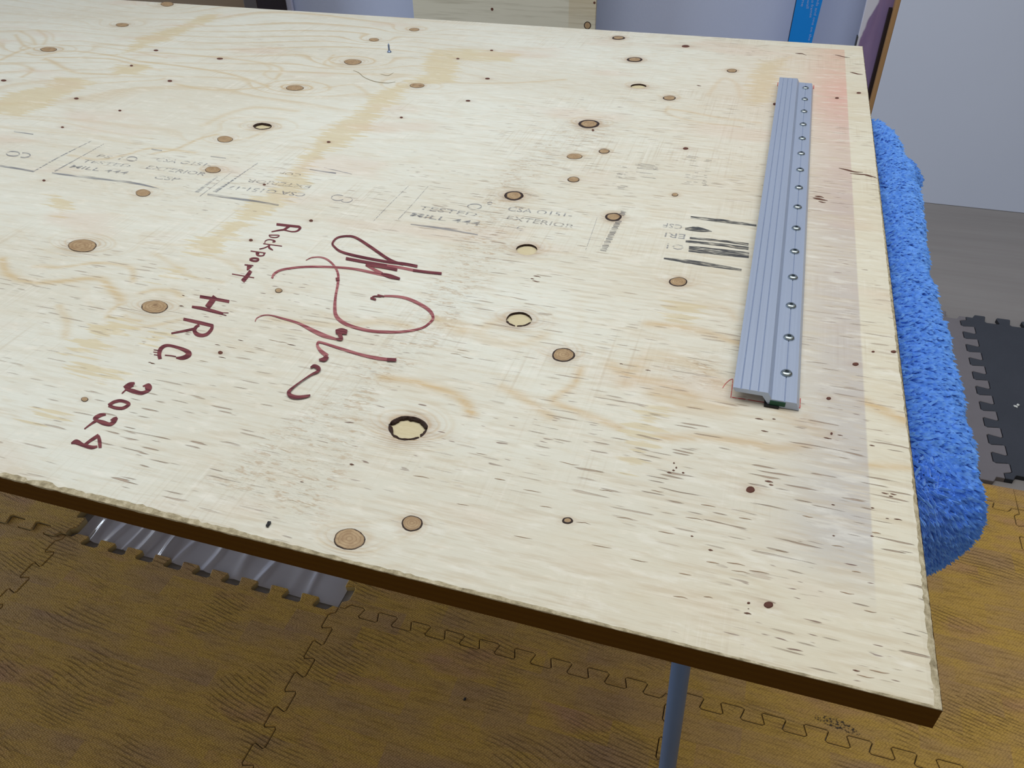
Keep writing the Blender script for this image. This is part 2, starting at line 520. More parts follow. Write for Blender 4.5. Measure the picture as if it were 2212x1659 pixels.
STAINS = [
    [(934, 107), (914, 140), (921, 160), (810, 200), (784, 234), (700, 281), (660, 330), (600, 395), (520, 450), (480, 490), (415, 520), (410, 545), (458, 551), (470, 540), (520, 500), (560, 470), (640, 430), (670, 370), (700, 335), (733, 318), (784, 291), (834, 234), (887, 187), (984, 177), (991, 130), (1101, 134), (1128, 117), (1014, 107)],
    [(438, 32), (395, 53), (294, 84), (274, 110), (248, 119), (294, 110), (321, 97), (365, 87), (418, 60), (448, 50), (475, 30)],
    [(124, 164), (94, 187), (20, 200), (0, 214), (-40, 225), (-40, 255), (0, 247), (43, 251), (97, 231), (140, 207), (200, 181), (174, 167)],
    [(234, 694), (167, 731), (147, 761), (187, 765), (227, 761), (241, 728), (288, 708), (251, 691)],
    [(311, 741), (335, 718), (365, 718), (338, 745)],
    [(161, 790), (187, 807), (217, 808), (228, 817), (261, 813), (241, 800), (201, 790)],
    [(77, 894), (94, 904), (134, 904), (157, 895), (114, 882)],
    [(348, 597), (371, 579), (391, 584), (401, 601)],
    [(1392, 887), (1432, 894), (1402, 957), (1386, 994), (1362, 1034), (1349, 1027), (1372, 914)],
    [(1635, 136), (1705, 125), (1686, 154), (1679, 176), (1668, 220), (1627, 228), (1609, 217), (1620, 184)],
    [(1767, 934), (1796, 934), (1800, 956), (1774, 949)],
    [(1448, 655), (1503, 660), (1490, 695), (1450, 690)],
    [(250, 140), (330, 140), (300, 165), (240, 160)], [(115, 420), (150, 440), (130, 470), (110, 440)],
]
RINGS = [  # polyline, half width in metres, strength
    ([(825, 815), (900, 826), (990, 856), (1020, 895)], .006, .9), ([(1255, 795), (1240, 830), (1195, 862), (1210, 875), (1290, 905), (1340, 925)], .005, .7),
    ([(1085, 835), (1130, 860), (1190, 900)], .006, .6), ([(1320, 790), (1370, 815), (1440, 830), (1500, 860)], .009, .7),
    ([(3, 560), (20, 594), (84, 611), (207, 601), (234, 618), (264, 648)], .006, 1.0), ([(75, 575), (130, 577), (210, 568), (270, 574), (287, 585), (287, 610)], .0035, .9),
    ([(231, 688), (241, 668), (268, 654)], .003, .8), ([(288, 708), (335, 703), (388, 691)], .004, .7), ([(268, 681), (281, 690), (304, 693)], .003, .8), ([(301, 634), (335, 626), (375, 628), (391, 641)], .004, .8),
    ([(127, 661), (144, 691), (140, 728)], .005, .6), ([(1400, 699), (1492, 710), (1595, 740)], .007, .8), ([(1422, 945), (1521, 945), (1620, 956), (1675, 967), (1749, 963)], .006, .8),
    ([(1741, 901), (1767, 923)], .006, .7), ([(1870, 868), (1932, 897), (1958, 908)], .008, .9), ([(1877, 1004), (1976, 1011)], .005, .7),
    ([(57, 114), (84, 120), (150, 110), (241, 120), (301, 132), (401, 144), (495, 160), (582, 187)], .004, .9), ([(94, 129), (117, 124), (234, 127), (274, 135), (321, 147), (348, 152)], .004, .9),
    ([(94, 129), (107, 130), (154, 154), (187, 159), (254, 161)], .006, .8), ([(33, 75), (50, 97), (67, 104)], .004, .8), ([(43, 67), (67, 80), (77, 97)], .004, .7), ([(80, 64), (100, 80), (94, 97)], .004, .6),
    ([(0, 130), (43, 110), (64, 104)], .006, .9), ([(0, 139), (40, 139), (70, 151), (47, 167)], .005, .7), ([(378, 181), (435, 192), (502, 194), (582, 187)], .004, .8), ([(595, 172), (609, 150), (582, 139), (502, 127), (400, 118), (300, 112)], .004, .8),
    ([(590, 172), (570, 160), (585, 148), (560, 133)], .003, .6), ([(200, 181), (280, 176), (340, 173), (360, 168)], .004, .6),
    ([(722, 118), (700, 137), (722, 146)], .003, .8), ([(732, 124), (716, 136), (740, 143)], .003, .6), ([(700, 190), (760, 183), (785, 195), (795, 205)], .004, .6),
    ([(955, 178), (1040, 180), (1130, 178), (1220, 172)], .004, .6), ([(1080, 690), (1040, 712), (1060, 735), (1130, 742), (1180, 722)], .007, .4), ([(940, 690), (990, 700), (1050, 730), (1110, 742)], .010, .4),
    ([(1530, 205), (1560, 170), (1590, 180), (1600, 210)], .005, .4), ([(1440, 235), (1480, 240), (1560, 255), (1640, 265)], .004, .6), ([(1445, 230), (1440, 245), (1500, 262), (1600, 275)], .004, .5),
    ([(150, 335), (210, 345), (270, 335), (330, 320), (420, 330)], .004, .7), ([(330, 332), (380, 322), (430, 300), (470, 290)], .004, .8), ([(10, 255), (120, 262), (230, 285), (330, 300)], .003, .4), ([(0, 275), (150, 290), (300, 312)], .003, .4),
    ([(440, 270), (500, 243), (560, 232), (640, 240)], .008, .5), ([(500, 305), (545, 295), (600, 270)], .004, .5), ([(465, 105), (560, 112), (650, 118), (700, 130)], .003, .5), ([(400, 95), (500, 95), (600, 105), (680, 120)], .003, .4),
    ([(0, 90), (40, 88), (70, 95)], .003, .5), ([(0, 60), (60, 62), (110, 72), (115, 88)], .003, .5), ([(120, 90), (170, 88), (230, 95), (300, 103)], .003, .6), ([(130, 98), (200, 100), (280, 110), (360, 125)], .003, .7),
    ([(690, 40), (800, 30), (900, 35)], .004, .25), ([(1450, 660), (1560, 665), (1590, 690)], .006, .4), ([(1350, 830), (1400, 770), (1500, 790), (1560, 830)], .012, .5), ([(1560, 880), (1480, 870), (1420, 850)], .014, .6), ([(1690, 890), (1760, 930), (1790, 945)], .010, .5),
    ([(400, 530), (330, 525), (310, 524)], .003, .5), ([(330, 545), (380, 575), (420, 600), (480, 610)], .004, .5), ([(440, 545), (500, 570), (520, 585)], .004, .5),
    ([(580, 690), (700, 700), (760, 705)], .006, .45), ([(770, 700), (830, 695), (880, 705)], .008, .5), ([(1000, 715), (960, 700), (940, 690)], .009, .7),
]
ROUGH = [(430, 1040), (560, 940), (700, 840), (800, 760), (900, 640), (985, 500), (1080, 360), (1200, 280), (1340, 240), (1330, 300), (1230, 330), (1160, 400), (1100, 560), (960, 760), (850, 830), (800, 940), (750, 1050), (700, 1150), (560, 1100)]
ROUGH2 = [(1400, 770), (1560, 760), (1590, 850), (1440, 860)]


def fields(x, y):
    f = {}
    ph = 22 * y + 2.6 * lown(x, y, 1, 2.6, 5.0) + 1.0 * lown(x, y, 2, 7, 14)
    hal = np.zeros_like(x); near = np.zeros_like(x)
    for c, d, a, b, t in KNOTS_PHASE:
        dx = x - c; dy = y - d
        amp = 2.4 * min(1.3, a / 0.011)
        ph += amp * np.exp(-(dx / (a * 4.5)) ** 2 - (dy / (b * 2.6)) ** 2)
        r = np.sqrt((dx / a) ** 2 + (dy / b) ** 2)
        rr = np.exp(-((r - 1).clip(0) / 0.55) ** 2)
        k = {'o': .8, 'd': .8, 't': .3, 'r': .55, 'w': .55}[t]
        hal = np.maximum(hal, k * rr)
        hal = np.maximum(hal, k * .75 * np.exp(-(dy / (b * .45)) ** 2 - (dx / (a * 2.6)) ** 2))
        near = np.maximum(near, np.exp(-((r - 1).clip(0) / 1.1) ** 2) * min(1, a / .014))
    for c, d, a, b, t in KW:
        if t == 's':
            dx = x - c; dy = y - d
            hal = np.maximum(hal, .7 * np.exp(-(dy / (b * 1.3)) ** 2 - (dx / (a * 2.6)) ** 2))
    f['ring'] = ph; f['halo'] = hal; f['swirl'] = near
    lm = np.clip((-0.35 - x) / 0.35, 0, 1)
    f['ringm'] = 0.12 + 0.95 * lm * np.clip((y - .75) / .25, 0.15, 1) * (0.55 + .45 * lown(x, y, 31, 5, 8)).clip(0, 1) + 0.7 * near
    st = np.full(x.shape, -1.0)
    for s in STAINS: st = np.maximum(st, poly_sd(x, y, [tuple(p) for p in bda(s)]))
    f['stain'] = np.clip(st, -.06, .06)
    tn = np.zeros_like(x)
    for pl, w, k in RINGS:
        sp = spline([bd(*p) for p in pl], 5)
        d = seg_dist(x, y, [tuple(p) for p in sp])
        tn = np.maximum(tn, k * np.exp(-(d / (w * .72)) ** 2))
    f['tan'] = tn
    ro = np.maximum(poly_sd(x, y, [tuple(p) for p in bda(ROUGH)]), poly_sd(x, y, [tuple(p) for p in bda(ROUGH2)]) - .004)
    f['rough'] = np.clip(ro / .02 + .3, 0, 1)
    f['chk'] = np.clip(0.30 + 0.9 * (x + 0.75) + 0.5 * (0.9 - y) + .35 * lown(x, y, 9, 5, 9), 0.05, 1)
    return f


def ply_face_mat():
    k = NT('ply_face')
    fib = k.noise((7, 300, 1), 3, 0.6)
    fine = k.noise((34, 900, 1), 2, 0.6)
    blot = k.noise((2.2, 5.5, 1), 3, 0.55)
    patch = k.noise((16, 42, 1), 3, 0.6, off=(3, 1, 0))
    sp = k.n('SeparateXYZ', {'Vector': k.pos()}).outputs
    c = k.mix(k.sstep(blot, 0.35, 0.68), lin((224, 225, 214)), lin((216, 213, 198)))
    c = k.mix(k.math('MULTIPLY', k.sstep(patch, 0.52, 0.74), 0.35), c, lin((212, 201, 178)))
    c = k.mix(k.math('MULTIPLY', k.sstep(k.noise((60, 140, 1), 3, .6, off=(9, 0, 0)), 0.56, 0.72), 0.35), c, lin((240, 234, 220)))
    warm = k.sstep(sp[0], -0.25, 0.12)
    c = k.mix(k.math('MULTIPLY', warm, 0.45), c, lin((217, 203, 171)))
    # sanded cross marks
    cross = k.noise((420, 7, 1), 2, 0.5)
    cm = k.noise((9, 9, 1), 2, 0.5, off=(7, 7, 0))
    c = k.mix(k.math('MULTIPLY', k.math('MULTIPLY', k.sstep(cross, 0.55, 0.72), k.sstep(cm, 0.48, 0.65)), 0.35), c, lin((238, 233, 222)))
    c = k.mix(k.math('MULTIPLY', k.math('MULTIPLY', k.sstep(cross, 0.46, 0.30), k.sstep(cm, 0.5, 0.66)), 0.30), c, lin((188, 172, 148)))
    # growth rings
    ph = k.math('ADD', k.attr('ring'), k.math('MULTIPLY', fib, 0.22))
    fr = k.math('FRACT', ph)
    line = k.math('MULTIPLY', k.sstep(fr, 0.66, 0.90), k.sstep(fr, 1.0, 0.93))
    line = k.math('MULTIPLY', line, k.attr('ringm'))
    c = k.mix(k.math('MULTIPLY', line, 0.75), c, lin((206, 187, 152)))
    ph2 = k.math('FRACT', k.math('MULTIPLY', k.attr('ring'), 5.0))
    sw = k.math('MULTIPLY', k.math('MULTIPLY', k.sstep(ph2, 0.4, 0.8), k.sstep(ph2, 1.0, 0.85)), k.attr('swirl'))
    c = k.mix(k.math('MULTIPLY', sw, 0.5), c, lin((200, 172, 130)))
    tj = k.math('MULTIPLY_ADD', k.math('ADD', fib, k.noise((24, 260, 1), 2, .6, off=(4, 4, 0))), 1.5, -0.42)
    tv = k.math('MULTIPLY', k.math('MULTIPLY', k.attr('tan'), tj), 0.85, clamp=True)
    c = k.mix(tv, c, k.mix(k.sstep(sp[0], -.5, -.1), lin((207, 187, 149)), lin((206, 178, 132))))
    # toothed resin stains
    tooth = k.noise((13, 230, 1), 2, 0.55, off=(0, 5, 0))
    s = k.math('ADD', k.attr('stain'), k.math('MULTIPLY', k.math('SUBTRACT', tooth, 0.5), 0.075))
    sm = k.sstep(s, -0.0015, 0.003)
    c = k.mix(k.math('MULTIPLY', sm, 0.66), c, lin((211, 195, 153)))
    # old pink-to-grey wash with ruled borders
    wl = k.math('MULTIPLY', k.sstep(sp[0], 0.1084, 0.1066), k.sstep(sp[0], -0.16, 0.09))
    wl = k.math('MULTIPLY', wl, k.math('MULTIPLY', k.sstep(sp[1], 1.4605, 1.4585), k.sstep(k.math('ADD', sp[1], k.math('MULTIPLY', k.math('SUBTRACT', blot, .5), .10)), 0.315, 0.375)))
    wc = k.ramp(k.n('MapRange', {'Value': sp[1], 'From Min': 0.3, 'From Max': 1.46}).outputs[0], [(0.0, lin((168, 168, 176))), (0.42, lin((180, 166, 166))), (0.62, lin((200, 168, 162))), (0.8, lin((220, 158, 148))), (1.0, lin((214, 160, 134)))])
    hi = k.math('ADD', k.sstep(sp[0], 0.03, 0.10), 0.35)
    c = k.mix(k.math('MULTIPLY', k.math('MULTIPLY', wl, hi), k.sstep(blot, 0.1, 0.7, 0.30, 0.50)), c, wc)
    pinkb = k.math('MULTIPLY', k.sstep(k.noise((5, 11, 1), 2, .5, off=(2, 9, 0)), 0.58, 0.72), 0.28)
    c = k.mix(pinkb, c, lin((216, 186, 166)))
    rg = k.math('MULTIPLY', k.sstep(k.noise((26, 240, 1), 3, .62, off=(3, 7, 0)), .48, .68), k.sstep(sp[0], -.75, 0.0, .12, .36))
    c = k.mix(rg, c, lin((193, 176, 148)))
    rl = k.math('MULTIPLY', k.sstep(k.noise((26, 240, 1), 3, .62, off=(3, 7.9, 0)), .52, .70), k.sstep(sp[0], -.75, 0.0, .15, .32))
    c = k.mix(rl, c, lin((234, 228, 212)))
    # halos
    c = k.mix(k.math('MULTIPLY', k.math('MULTIPLY', k.attr('halo'), k.sstep(fib, 0.2, 0.7, 0.4, 1.0)), 0.55), c, lin((150, 100, 56)))
    # fibres
    c = k.mix(k.math('MULTIPLY', k.sstep(fib, 0.54, 0.78), 0.30), c, lin((192, 177, 150)))
    c = k.mix(k.math('MULTIPLY', k.sstep(fine, 0.55, 0.8), 0.28), c, lin((182, 166, 140)))
    # short open checks
    ck = k.math('MULTIPLY', k.sstep(k.noise((36, 430, 1), 1, 0.4, off=(1, 3, 0)), 0.66, 0.74), k.sstep(k.noise((3, 6, 1), 2, 0.5, off=(5, 5, 0)), 0.36, 0.62))
    ck = k.math('MULTIPLY', ck, k.attr('chk'))
    ckc = k.mix(k.noise((9, 9, 1), 1), lin((158, 122, 98)), lin((158, 146, 128)))
    c = k.mix(k.math('MULTIPLY', ck, 0.85, clamp=True), c, ckc)
    ck2 = k.math('MULTIPLY', k.sstep(k.noise((70, 420, 1), 1, 0.4, off=(8, 3, 0)), 0.70, 0.76), k.math('MULTIPLY', k.attr('chk'), k.sstep(k.noise((6, 9, 1), 1, 0.5, off=(1, 8, 0)), 0.5, 0.7)))
    c = k.mix(k.math('MULTIPLY', ck2, 0.9, clamp=True), c, lin((96, 58, 48)))
    # torn band: ridge highlights and brown ridge shadows painted into the colour
    tn = k.noise((70, 240, 1), 3, 0.6, rot=0.22)
    tn2 = k.noise((50, 300, 1), 2, 0.5, off=(2, 2, 0))
    ridge_shade = k.math('MULTIPLY', k.math('MULTIPLY', k.sstep(tn, 0.50, 0.56), k.sstep(tn, 0.66, 0.58)), k.sstep(tn2, 0.42, 0.6))
    ridge_shade = k.math('MULTIPLY', ridge_shade, k.attr('rough'))
    c = k.mix(k.math('MULTIPLY', k.math('MULTIPLY', k.sstep(tn, .60, .72), k.attr('rough')), .45), c, lin((240, 236, 222)))
    c = k.mix(k.math('MULTIPLY', ridge_shade, 0.55), c, lin((178, 148, 112)))
    mot = k.noise((28, 95, 1), 4, 0.65, off=(6, 1, 0))
    c = k.mix(k.math('MULTIPLY', k.sstep(mot, .54, .72), .30), c, lin((206, 192, 164)))
    c = k.mix(k.math('MULTIPLY', k.sstep(mot, .46, .30), .35), c, lin((238, 236, 226)))
    h = k.math('ADD', k.math('MULTIPLY', fib, 0.5), k.math('MULTIPLY', fine, 0.25))
    h = k.math('SUBTRACT', h, k.math('MULTIPLY', ck, 1.0))
    h = k.math('ADD', h, k.math('MULTIPLY', k.math('MULTIPLY', tn, k.attr('rough')), 3.5))
    h = k.math('ADD', h, k.math('MULTIPLY', sw, -0.4))
    return k.finish(c, 0.58, bump=h, bump_dist=0.0007, spec=0.35)


def ply_core_mat():
    k = NT('ply_core')
    sp = k.n('SeparateXYZ', {'Vector': k.pos()}).outputs
    fr = k.math('FRACT', k.math('MULTIPLY', sp[2], 1 / 0.0052))
    st = k.sstep(fr, 0.45, 0.55)
    c = k.mix(k.math('MULTIPLY', st, .4), lin((88, 58, 14)), lin((80, 50, 14)))
    fib = k.noise((60, 60, 600), 3, .6)
    c = k.mix(k.math('MULTIPLY', fib, 0.3), c, lin((66, 38, 12)))
    return k.finish(c, 0.9, bump=fib, bump_dist=0.0006, spec=0.05)


def splinter_mat():
    k = NT('splintered_wood')
    a = k.noise((160, 160, 300), 4, .65); b = k.noise((40, 200, 1), 3)
    c = k.ramp(a, [(0.25, lin((120, 108, 82))), (0.5, lin((176, 164, 134))), (0.75, lin((216, 206, 180)))])
    return k.finish(c, 0.75, bump=a, bump_dist=0.0014)


def knot_mat():
    k = NT('knot_wood')
    r = k.attr('r')
    rim = k.attr('rim')
    nz = k.noise((160, 160, 1), 3, .6)
    rr = k.math('ADD', r, k.math('MULTIPLY', k.math('SUBTRACT', nz, .5), 0.22))
    rings = k.math('FRACT', k.math('MULTIPLY', rr, 4.0))
    c = k.mix(k.sstep(nz, .3, .75), lin((160, 132, 98)), lin((184, 158, 122)))
    c = k.mix(k.math('MULTIPLY', k.math('MULTIPLY', k.sstep(rings, .5, .85), k.sstep(rings, 1.0, .9)), 0.5), c, lin((134, 104, 72)))
    c = k.mix(k.math('MULTIPLY', k.sstep(k.noise((90, 90, 1), 3, .6, off=(3, 3, 0)), .6, .7), .5), c, lin((104, 74, 46)))
    edge = k.sstep(k.math('SUBTRACT', rr, k.math('SUBTRACT', 1.0, rim)), -0.04, 0.06)
    c = k.mix(edge, c, lin((44, 26, 18)))
    return k.finish(c, 0.6, bump=nz, bump_dist=0.0006)


M_FACE = ply_face_mat(); M_CORE = ply_core_mat(); M_SPL = splinter_mat(); M_KNOT = knot_mat()
M_BARK = simple('bark_dark', (58, 38, 30), 0.8, var=.3, sc=(300, 300, 300), bump=.002)
M_KDARK = simple('knot_dark', (98, 54, 40), 0.7, var=.3, sc=(220, 220, 220))
k = NT('inner_ply')
a_ = k.noise((90, 700, 1), 3, .6, rot=1.15)
M_INNER = k.finish(k.mix(a_, lin((196, 180, 138)), lin((224, 214, 182))), 0.65, bump=a_, bump_dist=.0006)

ply = empty('plywood_sheet', ((LEFT + RIGHT) / 2, (NEAR + FAR) / 2, T - 0.0185))
tag(ply, 'large pale knotty plywood sheet with red marker writing lying flat on the table', 'plywood')

NYg, NXg = GX.shape
verts = np.stack([GX.ravel(), GY.ravel(), np.full(GX.size, T)], 1)
# settle the worn edges slightly
verts[:NXg, 2] -= 0.0004
verts[NXg - 1::NXg, 2] -= 0.0004
quads_keep = np.ones((NYg - 1, NXg - 1), bool)
extra_v = []; extra_f = []; holes = []
nv0 = len(verts)
for (px, py, a, b, t), (wx, wy, ra, rb, _) in zip(KN, KW):
    if t != 'o': continue
    loop = ell(px, py, a, b, 40, .035)
    i0 = np.searchsorted(xs, loop[:, 0].min()) - 2; i1 = np.searchsorted(xs, loop[:, 0].max()) + 1
    j0 = np.searchsorted(ys, loop[:, 1].min()) - 2; j1 = np.searchsorted(ys, loop[:, 1].max()) + 1
    quads_keep[j0:j1, i0:i1] = False
    bidx = [j0 * NXg + i for i in range(i0, i1)] + [j * NXg + i1 for j in range(j0, j1)] + [j1 * NXg + i for i in range(i1, i0, -1)] + [j * NXg + i0 for j in range(j1, j0, -1)]
    nb = len(bidx); nl = len(loop)
    co = [Vector((verts[q][0], verts[q][1])) for q in bidx] + [Vector(p) for p in loop]
    ed = [(q, (q + 1) % nb) for q in range(nb)] + [(nb + q, nb + (q + 1) % nl) for q in range(nl)]
    vo, eo, fo, ov, oe, of = delaunay_2d_cdt(co, ed, [], 0, 1e-7)
    base = nv0 + len(extra_v)
    mp = {}
    for q, src in enumerate(ov):
        s0 = src[0] if src else None
        if s0 is not None and s0 < nb: mp[q] = bidx[s0]
        else:
            mp[q] = nv0 + len(extra_v); extra_v.append((vo[q][0], vo[q][1], T))
    lp = [tuple(p) for p in loop]
    for tri in fo:
        cxx = np.array([sum(vo[q][0] for q in tri) / 3]); cyy = np.array([sum(vo[q][1] for q in tri) / 3])
        if poly_sd(cxx, cyy, lp)[0] > 0: continue
        extra_f.append(tuple(mp[q] for q in tri))
    holes.append((px, py, a, b, loop))
verts = np.vstack([verts, np.array(extra_v)]) if extra_v else verts
jj, ii = np.nonzero(quads_keep)
b0 = jj * NXg + ii
quads = np.stack([b0, b0 + 1, b0 + NXg + 1, b0 + NXg], 1)
faces = [tuple(q) for q in quads.tolist()] + extra_f
fl = fields(verts[:, 0], verts[:, 1])
face_o = mesh_obj('face_veneer', verts, faces, M_FACE, ply, attrs=fl)

# core: sides and underside
v = []; f = []
zt, zb = T - 0.0012, T - 0.0185
crn = [(LEFT, NEAR), (RIGHT, NEAR), (RIGHT, FAR), (LEFT, FAR)]
# far right corner is slightly dubbed over, with a nick in the end
for x, y in crn: v.append((x, y, zb))
for x, y in crn: v.append((x, y, zt))
f = [(3, 2, 1, 0), (0, 1, 5, 4), (1, 2, 6, 5), (2, 3, 7, 6), (3, 0, 4, 7)]
core = mesh_obj('core', v, f, M_CORE, ply)

# splintered edges (front and right arris, plus plain far and left closing strips)
v = []; f = []
row0 = verts[:NXg]
n = NXg
v += [tuple(p) for p in row0] + [(RIGHT if q == n - 1 else p[0], NEAR - 0.0002 - 0.0002 * rng.random(), T - 0.0006 - 0.12 * (p[1] - NEAR) - 0.0003 * rng.random()) for q, p in enumerate(row0)]
v += [(RIGHT if q == n - 1 else p[0], NEAR - 0.0001, T - 0.0013 - 0.45 * (p[1] - NEAR)) for q, p in enumerate(row0)]
for i in range(n - 1):
    f.append((n + i, n + i + 1, i + 1, i)); f.append((2 * n + i, 2 * n + i + 1, n + i + 1, n + i))
o0 = len(v)
colr = verts[NXg - 1:NXg * NYg:NXg]; m = len(colr)
v += [tuple(p) for p in colr] + [(RIGHT + 0.0001 - 0.0003 * rng.random(), NEAR if q == 0 else p[1], T - 0.0014 - 0.0006 * rng.random()) for q, p in enumerate(colr)] + [(RIGHT + .0001, NEAR if q == 0 else p[1], T - .0032) for q, p in enumerate(colr)]
for i in range(m - 1):
    f.append((o0 + m + i, o0 + m + i + 1, o0 + i + 1, o0 + i)); f.append((o0 + 2 * m + i, o0 + 2 * m + i + 1, o0 + m + i + 1, o0 + m + i))
o0 = len(v)
v += [(LEFT, FAR, T), (RIGHT, FAR, T), (RIGHT, FAR, zt), (LEFT, FAR, zt), (LEFT, NEAR, T), (LEFT, NEAR, zt)]
f += [(o0, o0 + 1, o0 + 2, o0 + 3), (o0 + 4, o0, o0 + 3, o0 + 5)]
spl = mesh_obj('splintered_edge', v, f, M_SPL, ply)
spl['label'] = 'rough splintered greyish arris of the sheet'

# knots
def knot_disc(px, py, a, b, t):
    if t == 's': a *= .85; b *= .85
    n = 26; loop = ell(px, py, a, b, n, .04)
    c = loop.mean(0)
    vv = []; rr = []
    for q, zz in ((1.0, 0.0001), (0.97, 0.00035), (0.66, 0.0005), (0.33, 0.00055)):
        for p in loop: vv.append((c[0] + (p[0] - c[0]) * q, c[1] + (p[1] - c[1]) * q, T + zz)); rr.append(q)
    vv.append((c[0], c[1], T + 0.00055)); rr.append(0)
    ff = []
    for r in range(3):
        for i in range(n):
            j = (i + 1) % n
            ff.append((r * n + i, r * n + j, (r + 1) * n + j, (r + 1) * n + i))
    for i in range(n): ff.append((3 * n + i, 3 * n + (i + 1) % n, 4 * n))
    rim = {'t': .07, 'r': .16, 'd': .27, 'w': .4, 's': .5}[t]
    o = mesh_obj('knot', vv, ff, M_KDARK if t == 's' else M_KNOT, ply, smooth=True, attrs={'r': rr, 'rim': [rim] * len(vv)})
    return o


for px, py, a, b, t in KN:
    if t != 'o': knot_disc(px, py, a, b, t)
for px, py, a, b, loop in holes:
    n = len(loop); depth = 0.0024; c = loop.mean(0)
    vv = [(p[0], p[1], T) for p in loop] + [(p[0], p[1], T - depth) for p in loop] + [(c[0], c[1], T - depth)]
    ff = []; mi = []
    for i in range(n):
        j = (i + 1) % n
        ff.append((i, n + i, n + j, j)); mi.append(1)
        ff.append((n + i, 2 * n, n + j)); mi.append(0)
    kh = mesh_obj('knot_hole', vv, ff, [M_INNER, M_BARK], ply, mi)
    kh['label'] = 'open knot hole showing the pale ply beneath'
    if a > 24 or (px, py) == (567, 273):       # loose bark left around the hole, in flakes
        vv = []; ff = []
        arcs = [(0.02, 0.44), (0.47, 0.60), (0.62, 0.86), (0.88, 0.985)] if a > 40 else ([(0.55, 0.72), (0.74, 0.93)] if a > 24 else [(0.1, 0.5), (0.5, 0.98)])
        for t0, t1 in arcs:
            st = max(4, int((t1 - t0) * 44)); o0 = len(vv)
            for q in range(st + 1):
                tt = (t0 + (t1 - t0) * q / st) * n
                p = loop[int(tt) % n]; d = c - p; L = np.linalg.norm(d); d = d / L
                w = (0.0024 if a > 40 else 0.0020) * rnd.uniform(.7, 1.35) * (0.5 if q in (0, st) else 1)
                wob = rnd.uniform(-.0003, .0003)
                p0 = p - d * (0.0001 + wob); p1 = p + d * w
                vv += [(p0[0], p0[1], T + .0003), ((p0[0] + p1[0]) / 2, (p0[1] + p1[1]) / 2, T + .0008), (p1[0], p1[1], T - .0004 - .0005 * rnd.random()), (p1[0], p1[1], T - .0022), (p0[0], p0[1], T - .0022)]
            for q in range(st):
                A = o0 + q * 5; B = A + 5
                for e in range(5): ff.append((A + e, A + (e + 1) % 5, B + (e + 1) % 5, B + e))
            ff.append(tuple(o0 + e for e in range(5))); ff.append(tuple(o0 + st * 5 + 4 - e for e in range(5)))
        mesh_obj('bark_ring', vv, ff, M_BARK, kh)

# marker writing ---------------------------------------------------------
def ink_mat(name, lo, hi, fade):
    k = NT(name)
    a = k.noise((30, 420, 1), 2, .6); b = k.noise((18, 18, 1), 2)
    c = k.mix(k.sstep(a, .35, .68), lin(lo), lin(hi))
    al = k.sstep(a, .80, .66, 1.0 - fade, 1.0)
    return k.finish(c, 0.5, alpha=al, spec=.3)


M_INK = ink_mat('marker_ink', (92, 34, 44), (128, 66, 70), .35)
M_INKF = ink_mat('marker_ink_dry', (128, 58, 66), (176, 116, 116), .75)


def strokes(org, sc, lst, z=0.0003):
    parts = []
    for q, (pts, w) in enumerate(lst):
        pp = [(org[0] + x / sc, org[1] + y / sc) for x, y in pts]
        ww = w if isinstance(w, (list, tuple)) else [w] * len(pp)
        if len(ww) != len(pp): ww = list(np.interp(np.linspace(0, 1, len(pp)), np.linspace(0, 1, len(ww)), ww))
        parts.append(flat_ribbon(pp, ww, T + z + 0.00004 * q, n=8))
    return parts


def writing(name, parts, mat, parent=None):
    v, f = merge(parts); return mesh_obj(name, v, f, mat, parent or ply)


W1 = [([(1080, 225), (1330, 252), (1540, 275)], 5.2), ([(1525, 275), (1553, 300), (1490, 358), (1390, 370), (1290, 350), (1230, 332)], [5, 5, 3.4, 2.4, 2.6, 3.5]), ([(1350, 255), (1290, 292), (1230, 332)], 4.5), ([(1250, 328), (1120, 345), (980, 372)], [3.8, 3, 2])]
W1 += [([(930, 440), (1030, 440), (1130, 445), (1110, 475), (1040, 488), (960, 475), (930, 440)], 2.1), ([(848, 605), (860, 555), (930, 530), (1010, 540), (1050, 565), (1000, 578)], [1.6, 2, 2.2, 2.6, 3.4, 2.4])]
W1 += [([(815, 610), (1190, 660)], 2.0), ([(960, 630), (850, 690), (740, 718)], 2.4), ([(938, 640), (935, 690), (1010, 738)], [3, 4.4, 2.2])]
W1 += [([(565, 755), (865, 798)], 2.1), ([(680, 785), (695, 835), (770, 853), (830, 835), (832, 800)], [3.4, 3.6, 2.6, 2.8, 3.4]), ([(690, 790), (735, 812)], 3.4)]
W1 += [([(545, 925), (610, 902), (700, 908), (720, 930), (680, 956), (600, 950), (545, 925)], 4.0), ([(445, 1030), (620, 1048)], 2.6), ([(545, 1045), (520, 1095), (500, 1138)], [13, 7, 3])]
W1 += [([(195, 1213), (635, 1290)], 2.1), ([(570, 1150), (500, 1250), (405, 1358)], [7.5, 8.5, 9])]
LET = [(( 480, 460), 9.217, W1, [(0, 4), (4, 5), (5, 6), (6, 9), (9, 12), (12, 13), (13, 15), (15, 17)])]
W2 = [([(1150, 265), (1400, 305), (1705, 362)], 6.5), ([(1440, 265), (1380, 350), (1290, 470)], [11, 12, 12]), ([(1000, 458), (1200, 490), (1400, 540), (1590, 590)], [5, 7, 7, 5.5]), ([(1590, 570), (1690, 574)], 1.6), ([(1560, 598), (1650, 622)], 1.6)]
W2r = [([(840, 690), (1100, 748), (1400, 818)], [6, 7.5, 7]), ([(1385, 800), (1370, 880), (1290, 970), (1190, 998), (1090, 970), (1045, 900), (1085, 835), (1140, 800)], [6, 7, 7, 7.5, 9, 8, 6.5, 5]), ([(1050, 872), (900, 905), (610, 960)], [5.5, 5, 3.4])]
